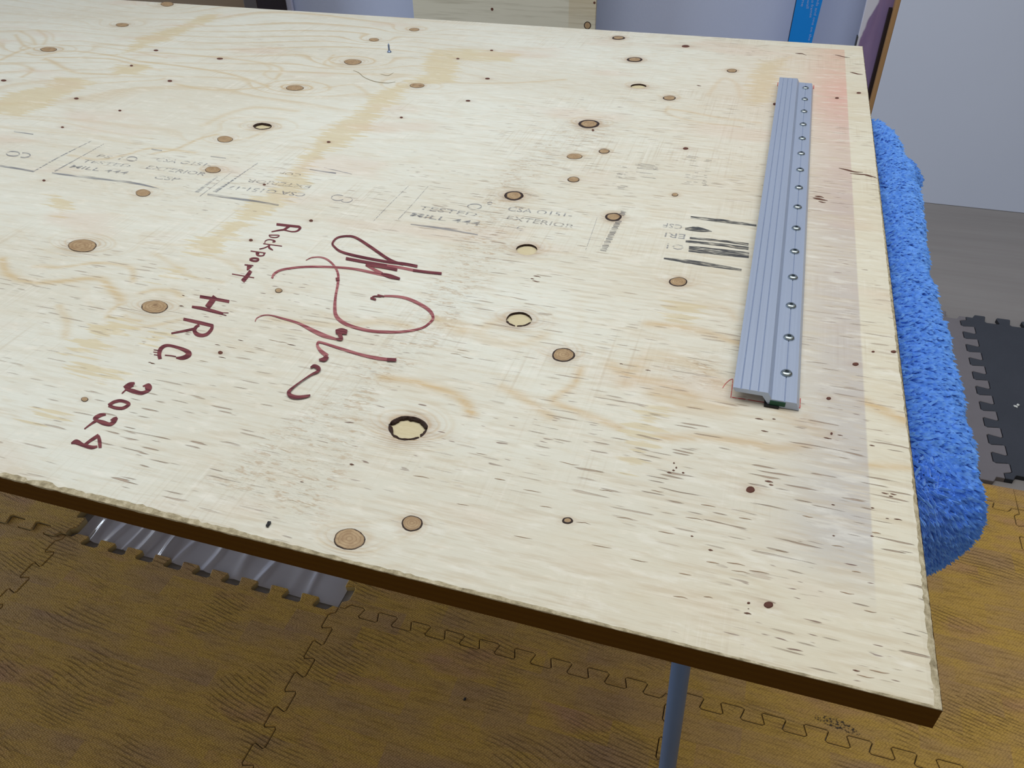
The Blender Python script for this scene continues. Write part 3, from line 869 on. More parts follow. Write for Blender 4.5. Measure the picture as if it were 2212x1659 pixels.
W2r += [([(400, 1445), (385, 1360), (405, 1265), (480, 1200), (580, 1190), (750, 1232), (890, 1290), (945, 1345), (890, 1400), (800, 1425), (700, 1420)], [8, 8.5, 9, 7, 6, 6.5, 9, 12, 10, 8, 3]), ([(280, 1270), (390, 1285)], 1.7), ([(272, 1310), (390, 1328)], 1.7), ([(282, 1360), (370, 1372)], 1.7), ([(490, 1370), (600, 1380), (700, 1398)], 2.2)]
LET.append(((300, 610), 8.733, W2 + W2r, [(0, 5), (5, 8), (8, 13)]))
W3 = [([(1318, 240), (1220, 262), (1125, 335)], [5, 8, 9]), ([(1075, 437), (1160, 360), (1290, 275)], [2.5, 3.5, 6]), ([(1140, 345), (1280, 388), (1430, 425), (1520, 405), (1575, 365), (1605, 315), (1575, 270), (1470, 300)], [6, 9, 8, 7, 9, 9, 6, 2.5]), ([(1545, 290), (1555, 350)], 9)]
W3 += [([(825, 660), (930, 595), (1060, 572), (1190, 612), (1200, 650), (1090, 712), (950, 705), (825, 660)], 6.8), ([(775, 832), (680, 842), (580, 895), (565, 935)], [4, 8, 9, 8]), ([(368, 1105), (480, 1020), (600, 940)], [2.5, 4, 7])]
W3 += [([(580, 935), (720, 985), (850, 1015), (930, 960), (985, 890)], [5, 10, 8, 9, 5]), ([(985, 885), (930, 915), (860, 938)], [4, 7, 2]), ([(118, 1375), (220, 1350), (340, 1405), (500, 1450), (615, 1435)], [3, 11, 8, 8, 4])]
W3 += [([(640, 1220), (540, 1285), (450, 1345), (370, 1415)], [7, 7, 6, 7]), ([(630, 1225), (655, 1330), (665, 1460)], [6, 8, 7]), ([(570, 1270), (630, 1330), (690, 1350)], 7)]
LET.append(((140, 800), 8.733, W3, [(0, 4), (4, 5), (5, 8), (8, 12)]))
for org, sc_, lst, spans in LET:
    for p, q in spans: writing('marker_letter', strokes(org, sc_, lst[p:q]), M_INK)
SG = [([(1800, 448), (1640, 418), (1450, 395), (1130, 335), (930, 280), (850, 220), (835, 180), (890, 122), (1000, 103), (1100, 122), (1250, 215), (1430, 340), (1530, 395), (1640, 425)], [6, 6, 5.5, 5.5, 5, 4.4, 4.2, 3.8, 4, 5, 6, 6, 6, 5]), ([(985, 358), (1200, 398), (1450, 440)], 6.2), ([(1750, 492), (1900, 512), (2075, 530)], 5.6), ([(1570, 488), (1400, 455), (1210, 428)], 5.8), ([(1600, 590), (1480, 558), (1390, 530)], [5, 9, 4]), ([(888, 575), (895, 612)], 8), ([(1265, 808), (1328, 826)], 4.4), ([(1280, 805), (1310, 788), (1390, 790)], 2.8), ([(1345, 772), (1420, 790)], 3)]
sg = strokes((560, 490), 5.267, SG, .00060)
SG2 = [([(1170, 430), (1240, 428), (1215, 360), (1240, 330)], [4, 7, 9, 9]), ([(1165, 338), (1240, 330), (1315, 342)], [9, 13, 10]), ([(1060, 650), (1020, 690), (950, 700)], [9, 10, 4]), ([(840, 800), (890, 778), (945, 810), (930, 850), (850, 890), (730, 970), (610, 1060), (560, 1120), (590, 1165), (680, 1182), (780, 1170), (840, 1155)], [3, 7, 9, 6, 4, 3, 4.5, 8, 9, 7.5, 6, 3]), ([(1950, 700), (1830, 695)], 7)]
sg += strokes((530, 660), 5.978, SG2, .00110)
FN = [([(1450, 440), (1600, 462), (1760, 494)], 6), ([(1215, 430), (1300, 480), (1400, 530)], 6), ([(1480, 560), (1300, 522), (1090, 480), (900, 460), (620, 452), (420, 462), (250, 490), (170, 535), (145, 585)], [7, 6, 5, 4.5, 4.5, 4.4, 4.6, 5, 4.4]), ([(530, 380), (600, 348), (700, 345), (780, 375), (850, 440), (895, 530), (895, 640), (870, 780), (860, 900), (870, 1000), (930, 1070), (1050, 1130), (1250, 1180), (1450, 1195), (1650, 1190), (1850, 1150), (1950, 1080), (1978, 1030), (1945, 960), (1850, 890), (1700, 820), (1560, 790), (1420, 785)], [1.2, 2.4, 3, 4, 4.4, 5, 5.4, 5.4, 7, 8, 8, 7, 6.4, 6, 5, 4.4, 5, 6, 7.4, 7, 6.4, 5, 4])]
fn = strokes((560, 490), 5.267, FN, .00030)
FN2 = [([(125, 205), (150, 160), (230, 125), (330, 125), (480, 165), (680, 225), (850, 310), (1000, 380), (1170, 432)], [1.6, 2, 2.2, 2.4, 4, 5, 8, 9, 5]), ([(1850, 697), (1700, 678), (1500, 635), (1250, 560), (980, 475), (935, 485), (935, 530), (980, 590), (1060, 650)], [7, 7, 6, 6, 5, 5.4, 6, 8, 9])]
fn += strokes((530, 660), 5.978, FN2, .00048)
for q in sg: writing('signature_stroke', [q], M_INK)
for q in fn: writing('signature_stroke', [q], M_INKF)['label'] = 'paler dry signature stroke'
# red pencil outline around the rail
k = NT('red_pencil'); M_RED = k.finish(lin((188, 60, 62)), .6, alpha=k.sstep(k.noise((300, 300, 1), 2), .25, .5, .35, 1.0))
rp = []
for pts, w in [([(1561, 838), (1567, 829), (1576, 821), (1583, 818)], 1.1), ([(1583, 819), (1581, 840), (1578.5, 859)], 1.5), ([(1581, 858), (1620, 864), (1668, 872)], 1.6), ([(1690, 876), (1728, 881)], 1.5), ([(1728, 881), (1729, 860)], 1.5), ([(1680.5, 178), (1679.5, 186)], 1.4), ([(1758, 184), (1757.5, 192)], 1.6)]:
    rp.append(flat_ribbon(pts, [w] * len(pts), T + .0003))
for q in rp: writing('pencil_line', [q], M_RED)['label'] = 'thin red pencil line around the rail'

# mill stamps -------------------------------------------------------------
k = NT('stamp_ink'); a_ = k.noise((26, 520, 1), 2, .6)
M_ST = k.finish(lin((104, 110, 130)), .7, alpha=k.math('MULTIPLY', k.sstep(a_, .34, .58), .52))
k = NT('stamp_ink_dark'); a_ = k.noise((60, 760, 1), 2, .6)
M_STD = k.finish(lin((54, 57, 66)), .7, alpha=k.math('MULTIPLY', k.sstep(a_, .37, .54), .80))
k = NT('stamp_ink_faint'); a_ = k.noise((26, 420, 1), 2, .6)
M_STF = k.finish(lin((120, 118, 122)), .7, alpha=k.math('MULTIPLY', k.sstep(a_, .34, .60), .55))
DECAL_N = 0


def text_decal(s, p0, p1, h, mat, parent, flip=False, name='stamp_lettering', z=T + .00025, to=None):
    """printed word: baseline from p0 to p1 on the sheet (metres), letter height h"""
    cu = bpy.data.curves.new('lettering', 'FONT'); cu.body = s; cu.size = 1.0; cu.resolution_u = 2; cu.offset = 0.003
    tmp = bpy.data.objects.new('lettering', cu); COL.objects.link(tmp)
    dg = bpy.context.evaluated_depsgraph_get()
    me = bpy.data.meshes.new_from_object(tmp.evaluated_get(dg))
    bpy.data.objects.remove(tmp); bpy.data.curves.remove(cu)
    n = len(me.vertices); co = np.zeros(n * 3); me.vertices.foreach_get('co', co); co = co.reshape(-1, 3)
    co[:, 0] -= co[:, 0].min(); W = co[:, 0].max(); Hh = 0.69
    p0 = np.array(p0, float); p1 = np.array(p1, float); d = p1 - p0
    if to is None:
        up = np.array([-d[1], d[0]]); up = up / np.linalg.norm(up) * h
        q = p0 + np.outer(co[:, 0] / W, d) + np.outer(co[:, 1] / Hh, up)
        new = np.stack([q[:, 0], q[:, 1], np.full(n, z)], 1)
    else: new = to(co, W, Hh)
    me.vertices.foreach_set('co', new.ravel()); me.materials.clear(); me.materials.append(mat); me.update()
    me.name = name
    o = bpy.data.objects.new(name, me); COL.objects.link(o); attach(o, parent)
    return o


st0 = None


def stamp_text(s, a, b, hpx, mat=M_ST):
    A = bd(*a); B = bd(*b)
    m = ((a[0] + b[0]) / 2, (a[1] + b[1]) / 2)
    h = abs(bd(m[0], m[1] - hpx / 2)[1] - bd(m[0], m[1] + hpx / 2)[1])
    return text_decal(s, A, B, h, mat, ply)


def ring_rib(cx0, cy0, a, b, w, t0=0, t1=1):
    pts = [(cx0 + a * math.cos(2 * math.pi * (t0 + (t1 - t0) * i / 16)), cy0 + b * math.sin(2 * math.pi * (t0 + (t1 - t0) * i / 16))) for i in range(17)]
    return flat_ribbon(pts, [w] * 17, T + .00025, n=3)


lines = [([(118, 370), (165, 344), (224, 311)], [3, 1.6, 1]), ([(112, 374), (200, 384), (298, 397), (344, 408)], [3, 5, 4, 2]), ([(73, 370), (130, 338), (198, 304)], [2.4, 2, 1]), ([(0, 358), (73, 370)], 4), ([(30, 284), (72, 290)], [2, 4, 2]),
         ([(466, 415), (510, 384), (557, 352)], [2.4, 2, 1.2]), ([(448, 420), (520, 430), (602, 443)], [4, 5, 3]), ([(669, 366), (726, 374)], [2, 4, 3]), ([(860, 474), (890, 442), (925, 402)], [1.6, 1, .8]), ([(806, 478), (845, 438), (884, 400)], [1.2, 1, .8]), ([(887, 484), (960, 494), (1032, 507)], [2, 5, 4, 2]),
         ([(1265, 540), (1278, 505), (1290, 470)], [1.2, .9, .7]), ([(327, 322), (350, 325)], [2, 3.5, 2]), ([(455, 338), (488, 342)], [2, 3.5, 2]), ([(700, 362), (760, 376)], 1.5), ([(430, 425), (470, 395), (500, 372)], [1.4, .8, .6])]
pr = []
for pts, w in lines:
    ww = w if isinstance(w, list) else [w] * len(pts)
    ww = list(np.interp(np.linspace(0, 1, len(pts)), np.linspace(0, 1, len(ww)), ww))
    pr.append(flat_ribbon(pts, ww, T + .0002))
pr += [ring_rib(285, 343, 11, 4.5, 2), ring_rib(28, 332, 14, 5, 2.6), ring_rib(52, 335, 13, 5, 2.6, -.3, .35), ring_rib(730, 427, 14, 6, 1.8, .1, .9), ring_rib(748, 431, 13, 6, 1.6, -.3, .4), ring_rib(1025, 446, 15, 5.5, 2), ring_rib(1058, 439, 5, 2.5, 2)]
for q in pr: writing('stamp_line', [q], M_ST)
pr = []
for i in range(26):                                     # ticked side bars of the stamp frames
    t = i / 26
    x = 421 + (470 - 421) * t; y = 414 - 34 * t
    pr.append(flat_ribbon([(x, y), (x + 7 * (1 - t) + 1.5, y + 1.5)], [1.2, .8], T + .0002, n=2))
    x = 460 + 60 * t; y = 413 - 36 * t
    pr.append(flat_ribbon([(x, y), (x + 8 * (1 - t) + 1.5, y + 1.5)], [1.3, .8], T + .0002, n=2))
fr = writing('stamp_frame_ticks', pr, M_ST); fr['kind'] = 'stuff'
pr = []
for i in range(34):                                     # broad ticked bar right of the third stamp
    t = i / 33; x = 1303 + 44 * t; y = 541 - 84 * t; w = 13 + 2 * math.sin(i * 2.1) - 2 * t
    if 465 < y < 475: continue
    pr.append(flat_ribbon([(x - w / 2, y - 1), (x + w / 2, y + 1)], [1.9 + t, 2.4], T + .0002, n=2))
for i in range(74):
    blk = rnd.choice([(1338, 372, 5), (1352, 374, 4), (1395, 366, 18), (1418, 372, 5), (1496, 352, 10), (1528, 362, 6), (1502, 378, 5), (1524, 388, 4), (1345, 392, 8), (1486, 390, 5)])
    x = blk[0] + rnd.uniform(-4, 4); y = blk[1] + rnd.uniform(-17, 17); w = blk[2] * rnd.uniform(.6, 1.2)
    pr.append(flat_ribbon([(x - w, y - w * .12), (x + w, y + w * .12)], [.9, .7], T + .0002, n=2))
o = writing('stamp_tick_marks', pr, M_STF); o['label'] = 'ticked grey roller marks'; o['kind'] = 'stuff'
pr = []
for pts, w in [([(1492, 469), (1560, 477), (1634, 487)], [3, 4.4, 2.6]), ([(1481, 521), (1550, 528), (1617, 537)], [3, 4, 5]), ([(1490, 514), (1555, 520), (1617, 528)], [3, 3, 3.4]), ([(1488, 537), (1540, 543), (1618, 551)], [8, 9, 8]), ([(1434, 558), (1500, 567), (1602, 583)], [2, 5.5, 3])]:
    pr.append(flat_ribbon(pts, [q * 1.6 for q in w], T + .0002))
pr.append(flat_ribbon([(1480, 494), (1506, 495), (1538, 500)], [4, 11, 2], T + .0002))
for q in pr: writing('stamp_bar', [q], M_STD)['label'] = 'smeared black stamp bar beside the rail'
for s, a, b, h, mt in [('TESTED', (175, 350), (277, 362), 6.5, M_ST), ('MILL 444', (149, 362), (271, 377), 7, M_ST), ('PS 1', (207, 339), (258, 345), 6, M_STF), ('CSA O151-', (333, 347), (452, 361), 7.5, M_ST), ('EXTERIOR', (314, 364), (440, 380), 7.5, M_ST), ('CSP', (330, 386), (384, 391), 8, M_ST),
                       ('CSA O151-17', (663, 418), (497, 401), 8, M_ST), ('EXTERIOR', (674, 401), (538, 387), 7, M_STF), ('COF', (653, 376), (608, 371), 6.5, M_STF), ('TESTED', (903, 452), (1028, 468), 8, M_ST), ('MILL 444', (885, 467), (1034, 488), 9, M_ST), ('CSA O151-', (1095, 455), (1234, 470), 9, M_ST), ('EXTERIOR', (1093, 474), (1238, 494), 9, M_STF), ('C', (1113, 497), (1131, 499), 10, M_ST),
                       ('CSF', (1475, 487), (1434, 482), 9, M_ST), ('ERI', (1481, 507), (1438, 502), 10, M_ST), ('O1', (1478, 530), (1442, 526), 11, M_ST)]:
    stamp_text(s, a, b, h, mt)

# separate dark flecks and streaks of the veneer (explicit, the rest is fine relief in the material)
fk = []
fk2 = []
def fleck(x, y, w, h):
    soft = w >= 10 and y > 700
    hh = h * (.42 if soft else .72); b_ = rnd.uniform(-.12, .12) * w
    (fk2 if soft else fk).append(flat_ribbon([(x - w, y - w * .16), (x - w * .3, y - w * .05 + b_ * .5), (x + w * .3, y + w * .05 + b_), (x + w, y + w * .2)], [hh * .2, hh, hh * .8, hh * .15], T + .0002, n=4))
for x, y, w, h in [(1770, 425, 10, 4), (1772, 430, 16, 5), (1776, 436, 8, 3), (1838, 367, 26, 4), (1866, 379, 30, 3), (1880, 380, 12, 3), (1456, 1000, 2, 5), (1461, 1010, 2, 6), (1455, 1016, 3, 5), (1446, 1021, 5, 4), (1476, 1021, 3, 5), (1893, 1151, 10, 5), (1884, 1158, 4, 3), (1884, 962, 6, 3), (1661, 1040, 9, 5), (1666, 1047, 5, 4), (1615, 1325, 8, 5), (1617, 1315, 2, 2), (1535, 1188, 5, 5), (1495, 1158, 3, 4), (1800, 1090, 4, 3), (1801, 1157, 3, 3), (1912, 1065, 8, 3), (1930, 1067, 7, 3), (1925, 1072, 5, 3), (1885, 1097, 4, 3), (1917, 1120, 4, 2), (1940, 1122, 9, 3), (760, 1003, 5, 5), (652, 1041, 4, 2), (1281, 281, 3, 7), (1160, 597, 8, 2.4), (1150, 602, 4, 2.4), (1158, 607, 8, 2.2), (1400, 800, 6, 2), (1342, 786, 4, 2), (1001, 757, 14, 2), (985, 765, 12, 2), (1010, 772, 14, 2), (1730, 117, 12, 2.4), (1820, 121, 16, 2), (1850, 158, 14, 3), (1788, 946, 9, 3), (1815, 940, 6, 2), (1640, 905, 9, 3), (1652, 931, 8, 3), (1672, 905, 4, 3), (1530, 1092, 16, 4), (1500, 1120, 20, 3), (1610, 1120, 14, 4), (1440, 1150, 18, 3.5), (1690, 1190, 15, 3.5), (1745, 1115, 12, 3.5), (1810, 1180, 14, 3), (1600, 1235, 20, 3), (1540, 1215, 14, 5), (1480, 1240, 14, 4), (1850, 1235, 10, 4), (1470, 1290, 16, 4), (1530, 1290, 10, 4), (1590, 1218, 20, 4), (1640, 1235, 22, 4), (1830, 1280, 16, 4), (1880, 1320, 14, 4), (1900, 1450, 22, 5), (1870, 1460, 20, 4), (1850, 1448, 8, 4), (1300, 1180, 22, 3), (1380, 1210, 20, 3), (1260, 1130, 16, 2.6), (1130, 1160, 20, 2.6), (1080, 1035, 12, 4), (910, 1030, 18, 3), (1150, 1060, 20, 2.6), (1230, 1000, 22, 2.4), (1000, 1090, 14, 2.4), (1040, 980, 12, 2), (1180, 1095, 14, 2.4), (1310, 1060, 16, 2.4), (1420, 1060, 14, 2.6), (1350, 1120, 18, 2.6), (470, 745, 6, 1.6), (500, 750, 12, 1.6), (540, 760, 14, 1.6), (610, 740, 14, 2), (590, 735, 10, 2), (630, 745, 9, 2), (560, 752, 12, 1.8), (480, 772, 8, 1.8), (440, 780, 10, 1.6), (520, 735, 6, 1.6), (330, 785, 5, 3), (324, 783, 4, 2), (392, 661, 5, 3), (396, 638, 3, 2), (1510, 185, 5, 2)]:
    fleck(x, y, w, h)
crk = writing('surface_crack', [flat_ribbon([(763, 152), (775, 157), (787, 167), (810, 176), (836, 179), (854, 177)], [.6, 1.3, 1.2, 1.5, 1.1, .5], T + .0002), flat_ribbon([(822, 160), (838, 163), (850, 157)], [.5, 1.1, .4], T + .0002)], simple('crack_shadow', (150, 140, 116), .8)); crk['kind'] = 'stuff'
FS = simple('fleck_dark', (104, 70, 56), .8, var=.25, sc=(40, 40, 40))
o = writing('grain_checks', fk2, simple('check_soft', (168, 142, 116), .8, var=.2, sc=(60, 400, 1))); o['kind'] = 'stuff'; o['label'] = 'soft tan grain checks'
fo = writing('grain_flecks', fk, FS); fo['kind'] = 'stuff'; fo['label'] = 'dark reddish grain flecks'

# ------------------------------------------------------------------ aluminium rail with button screws
def alu_mat():
    k = NT('anodised_aluminium')
    a = k.noise((900, 6, 900), 2, .5); b = k.noise((7, 7, 7), 2)
    c = k.mix(b, lin((168, 180, 202)), lin((176, 188, 210)))
    return k.finish(c, k.sstep(a, .2, .8, .36, .46), 0.42, bump=a, bump_dist=.00005)


M_ALU = alu_mat()
k = NT('zinc_steel'); b_ = k.noise((300, 300, 300), 2)
M_ZN = k.finish(k.mix(b_, lin((146, 158, 162)), lin((176, 186, 190))), .24, 1.0)
RX, RY0, RY1 = 0.0125, 0.4885, 1.2465
prof = [(0, .0120), (0.0052, .0120), (0.0056, .0112), (0.0062, .0120), (0.0114, .0120), (0.0118, .0112), (0.0124, .0120), (0.0176, .0120), (0.0180, .0112), (0.0186, .0120),
        (0.0250, .0120), (0.0284, .0068), (0.0371, .0068), (0.0375, .0061), (0.0380, .0068), (0.0460, .0068), (0.0487, .0006), (0.0272, .0006), (0.0262, .0020), (0.0215, .0085), (0.0022, .0085), (0.0, .0105)]
rail = empty('aluminium_rail', (RX + .02, (RY0 + RY1) / 2, T + .0004))
tag(rail, 'long grey grooved aluminium rail with a row of screws lying on the plywood', 'rail')
n = len(prof)
v = [(RX + x, RY0, T + z) for x, z in prof] + [(RX + x, RY1, T + z) for x, z in prof]
f = [(i, (i + 1) % n, n + (i + 1) % n, n + i)[::-1] for i in range(n)]
f += [tuple(range(n))[::-1], tuple(range(n, 2 * n))]
bm = bmesh.new()
bv = [bm.verts.new(p) for p in v]
for q in f: bm.faces.new([bv[i] for i in q])
bmesh.ops.recalc_face_normals(bm, faces=bm.faces)
bm_obj('rail_profile', bm, M_ALU, rail)


def screw_mesh():
    v = []; f = []; n = 24
    for r, z in ((.0042, 0), (.0044, .0004), (.0042, .0011), (.0034, .0019), (.0023, .0023)):
        for i in range(n): v.append((r * math.cos(2 * math.pi * i / n), r * math.sin(2 * math.pi * i / n), z))
    def hexr(i, R):
        a = 2 * math.pi * i / n; s = math.pi / 3; return R * math.cos(s / 2) / math.cos((a % s) - s / 2)
    for z in (.0023, .0009):
        for i in range(n):
            a = 2 * math.pi * i / n; r = hexr(i, .0017); v.append((r * math.cos(a), r * math.sin(a), z))
    v.append((0, 0, .0008))
    for k_ in range(6):
        for i in range(n):
            j = (i + 1) % n; f.append((k_ * n + i, k_ * n + j, (k_ + 1) * n + j, (k_ + 1) * n + i))
    for i in range(n): f.append((6 * n + i, 6 * n + (i + 1) % n, 7 * n))
    return v, f


sv, sf = screw_mesh()
s0 = mesh_obj('screw', sv, sf, M_ZN)
me_s = s0.data
me_s.polygons.foreach_set('use_smooth', np.array([i < 24 * 4 for i in range(len(me_s.polygons))], dtype=bool))
for i in range(15):
    o = s0 if i == 0 else s0.copy()
    if i: COL.objects.link(o)
    attach(o, rail)
    o.location = (RX + .0375, 0.5235 + i * 0.04985, T + .0068)
    o.rotation_euler = (0, 0, rnd.uniform(0, 6))
s0['label'] = 'bright zinc button head screw'
bm = bmesh.new(); box(bm, RX + .0275, RX + .0385, RY0 - .0007, RY0 + .05, T + .0021, T + .0056)
gs = bm_obj('gasket_strip', bm, simple('green_rubber', (14, 72, 48), .5), rail); gs['label'] = 'dark green strip showing at the near end'
bm = bmesh.new(); box(bm, RX + .0240, RX + .0345, RY0 - .0020, RY0 + .04, T + .0004, T + .0020)
bm_obj('gap_shade_strip', bm, simple('gap_shade_black', (24, 24, 24), .7), rail)['label'] = 'black strip standing in for the dark gap under the near end'  # black box added to paint the shaded gap beneath the flange

# loose screw standing on its head
def lathe(name, prof, mat, loc, n=20, parent=None, smooth=True):
    v = []; f = []
    for r, z in prof:
        for i in range(n): v.append((r * math.cos(2 * math.pi * i / n), r * math.sin(2 * math.pi * i / n), z))
    for q in range(len(prof) - 1):
        for i in range(n):
            j = (i + 1) % n; f.append((q * n + i, q * n + j, (q + 1) * n + j, (q + 1) * n + i))
    f.append(tuple(reversed(range(n)))); f.append(tuple(range((len(prof) - 1) * n, len(prof) * n)))
    o = mesh_obj(name, v, f, mat, None, smooth=smooth); o.location = loc
    if parent: attach(o, parent)
    return o


ls = on_z(841, 113, T)
M_SH = simple('screw_steel', (128, 142, 168), .35, metal=.6)
scr = empty('countersunk_screw', (ls[0], ls[1], T))
tag(scr, 'tiny silver screw standing upright on its head near the far edge', 'screw')
lathe('screw_head', [(.0036, 0), (.0038, .0004), (.0034, .0012), (.0017, .0036)], M_SH, tuple(scr.location), parent=scr)
thr = [(.0015, .0034)]
for i in range(7): thr += [(.0013, .0040 + i * .0012), (.0018, .0045 + i * .0012), (.0013, .0050 + i * .0012)]
thr += [(.0009, .0128), (.0002, .0148)]
lathe('screw_shank', thr, M_SH, tuple(scr.location), parent=scr)

# crumbs
def crumb(name, p, sx, sy, sz, mat, label, group=None):
    bm = bmesh.new(); bmesh.ops.create_icosphere(bm, subdivisions=2, radius=1)
    for q in bm.verts:
        q.co *= 1 + 0.22 * math.sin(q.co.x * 5 + q.co.y * 3 + p[0] * 90)
        q.co = Vector((q.co.x * sx, q.co.y * sy, q.co.z * sz))
    o = bm_obj(name, bm, mat); o.location = (p[0], p[1], p[2] + sz * .8); o.rotation_euler = (0, 0, rnd.uniform(0, 3))
    return tag(o, label, 'crumb', group)


M_CRB = simple('crumb_black', (30, 30, 34), .6)
crumb('crumb', on_z(580, 1134, T), .0013, .0026, .0010, M_CRB, 'small black crumb near the splintered front edge of the plywood')
crumb('crumb', on_z(1004 * .3617 + 700 - 363 + 304, 1150 + 998 * .3617, 0), .003, .002, .0015, M_CRB, 'black speck on the tan foam tile in front of the plywood')
M_CRW = simple('crumb_white', (220, 222, 220), .7)
crumb('crumb', on_z(2194, 879, 0), .005, .003, .002, M_CRW, 'lower of two white crumbs on the dark grey foam tile', 'white crumbs')
crumb('crumb', on_z(2199, 876, 0), .004, .003, .002, M_CRW, 'upper of two white crumbs on the dark grey foam tile', 'white crumbs')

# ------------------------------------------------------------------ folding table under the sheet
tab = empty('folding_table', (-0.55, 0.83, 0.0))
tag(tab, 'folding table under the plywood, its slate blue tube leg showing at the front', 'table')
M_TB = simple('table_plastic', (196, 196, 198), .6)
M_LEG = simple('leg_paint', (94, 120, 160), .4, metal=.1)
bm = bmesh.new(); box(bm, -1.42, 0.125, 0.478, 1.180, 0.748, 0.770, .008)
bm_obj('tabletop', bm, M_TB, tab)


def tube(name, p0, p1, r, mat, parent, n=20):
    p0 = Vector(p0); p1 = Vector(p1); d = (p1 - p0).normalized(); a = d.orthogonal().normalized(); b = d.cross(a)
    v = []; f = []
    for p, rr in ((p0, r * .9), (p0 + d * .002, r), (p1 - d * .002, r), (p1, r * .9)):
        for i in range(n): v.append(p + (a * math.cos(2 * math.pi * i / n) + b * math.sin(2 * math.pi * i / n)) * rr)
    for q in range(3):
        for i in range(n):
            j = (i + 1) % n; f.append((q * n + i, q * n + j, (q + 1) * n + j, (q + 1) * n + i))
    f.append(tuple(reversed(range(n)))); f.append(tuple(range(3 * n, 4 * n)))
    return mesh_obj(name, v, f, mat, parent, smooth=True)


for x in (0.0045, -1.25):
    for y in (0.487, 1.19):
        dx = 0.026 if x > -1 else -0.026
        lg = tube('leg', (x, y, 0.750), (x + dx, y, 0.020 if x > -1.2 else 0.02), 0.0098, M_LEG, tab)
        tube('leg_foot', (x + dx * .97, y, 0.026), (x + dx, y, 0.0046 if (x < -1 and y > 1) else 0.0004), 0.0125, simple('leg_foot_rubber', (40, 42, 46), .7), lg)
    tube('leg_brace', (x, 0.487, 0.66), (x, 1.19, 0.66), 0.0085, M_LEG, tab)

# ------------------------------------------------------------------ blue towel over the table end
def towel_mat(name, lo, hi):
    k = NT(name)
    a = k.noise((160, 160, 160), 2, .6); b = k.noise((14, 14, 14), 2)
    c = k.mix(k.sstep(a, .3, .7), lin(lo), lin(hi))
    return k.finish(c, .85, spec=.15, extra={'Sheen Weight': .25, 'Sheen Roughness': .5})


M_TWL = towel_mat('towel_blue', (88, 146, 232), (124, 180, 250))
tw = empty('towel', (0.16, 0.83, 0.70))
tag(tw, 'fluffy bright blue towel draped over the table end beside the plywood', 'towel')


def towel_pt(u, s):
    """u along the end of the table (0 near .. 1 far), s down the drape (0 under the sheet .. 1 hem)"""
    y = 0.512 + u * (1.205 - 0.512)
    rx = 0.048 + 0.004 * math.sin(u * 9 + 1) + 0.004 * math.exp(-((u - .30) / .12) ** 2) - 0.012 * max(0, (u - .8)) / .2
    rz = 0.034
    cz = 0.7455
    cxx = 0.145
    if s < 0.22:                                  # flat part under the sheet
        t = s / .22; x = 0.085 + (cxx - 0.085) * t; z = cz + rz + .001; nx_, nz_ = 0, 1
        z += 0.004 * max(0, (t - .8)) / .2
    elif s < 0.72:
        t = (s - .22) / .5 * math.pi / 2
        x = cxx + rx * math.sin(t); z = cz + rz * math.cos(t); nx_, nz_ = math.sin(t), math.cos(t)
        z += .004 * math.cos(t)
    else:
        t = (s - .72) / .28; x = cxx + rx + .004 * t - .02 * t * t; z = cz - 0.055 * t; nx_, nz_ = 1, 0
    return x, y, z, nx_, nz_


NU, NS = 60, 34
Pg = np.zeros((NU + 14, NS, 3)); Ng = np.zeros_like(Pg); Fg = np.zeros_like(Pg)
for a in range(NU + 14):
    for b in range(NS):
        s = b / (NS - 1)
        if a >= 14:
            u = (a - 14) / (NU - 1)
            x, y, z, nx_, nz_ = towel_pt(u, s)
            Pg[a, b] = (x, y, z); Ng[a, b] = (nx_, 0, nz_)
            Fg[a, b] = (nz_ * .9 + .15, -.35, -nx_ * .9)
        else:                                     # near end falls over the front of the table
            e = (14 - a) / 14
            x, y, z, nx_, nz_ = towel_pt(0, s)
            th = e * math.pi / 2 * .97
            q = math.cos(th) ** .62
            c0x, c0z = 0.118, 0.738
            Pg[a, b] = (c0x + (x - c0x) * q + .006 * math.sin(e * 3.1) * (s > .3), y - 0.058 * math.sin(th) ** 1.05, c0z + (z - c0z) * q - .006 * e)
            Ng[a, b] = (nx_ * math.cos(th), -math.sin(th), nz_ * math.cos(th) + .08)
            Fg[a, b] = (nx_ * .3 + .35, -.25 * math.cos(th), -math.sin(th) - .35)
Ng /= np.linalg.norm(Ng, axis=2)[..., None] + 1e-9
Fg /= np.linalg.norm(Fg, axis=2)[..., None] + 1e-9
Pg += 0.0015 * np.sin(Pg[..., 1:2] * 80 + Pg[..., 2:3] * 60) * Ng
NA = NU + 14
vv = Pg.reshape(-1, 3); ff = [(i * NS + j, i * NS + j + 1, (i + 1) * NS + j + 1, (i + 1) * NS + j) for i in range(NA - 1) for j in range(NS - 1)]
base = mesh_obj('towel_cloth', vv, ff, towel_mat('towel_ground_shade', (40, 84, 168), (56, 104, 190)), tw, smooth=True)  # ground cloth coloured darker to paint the shade between tufts


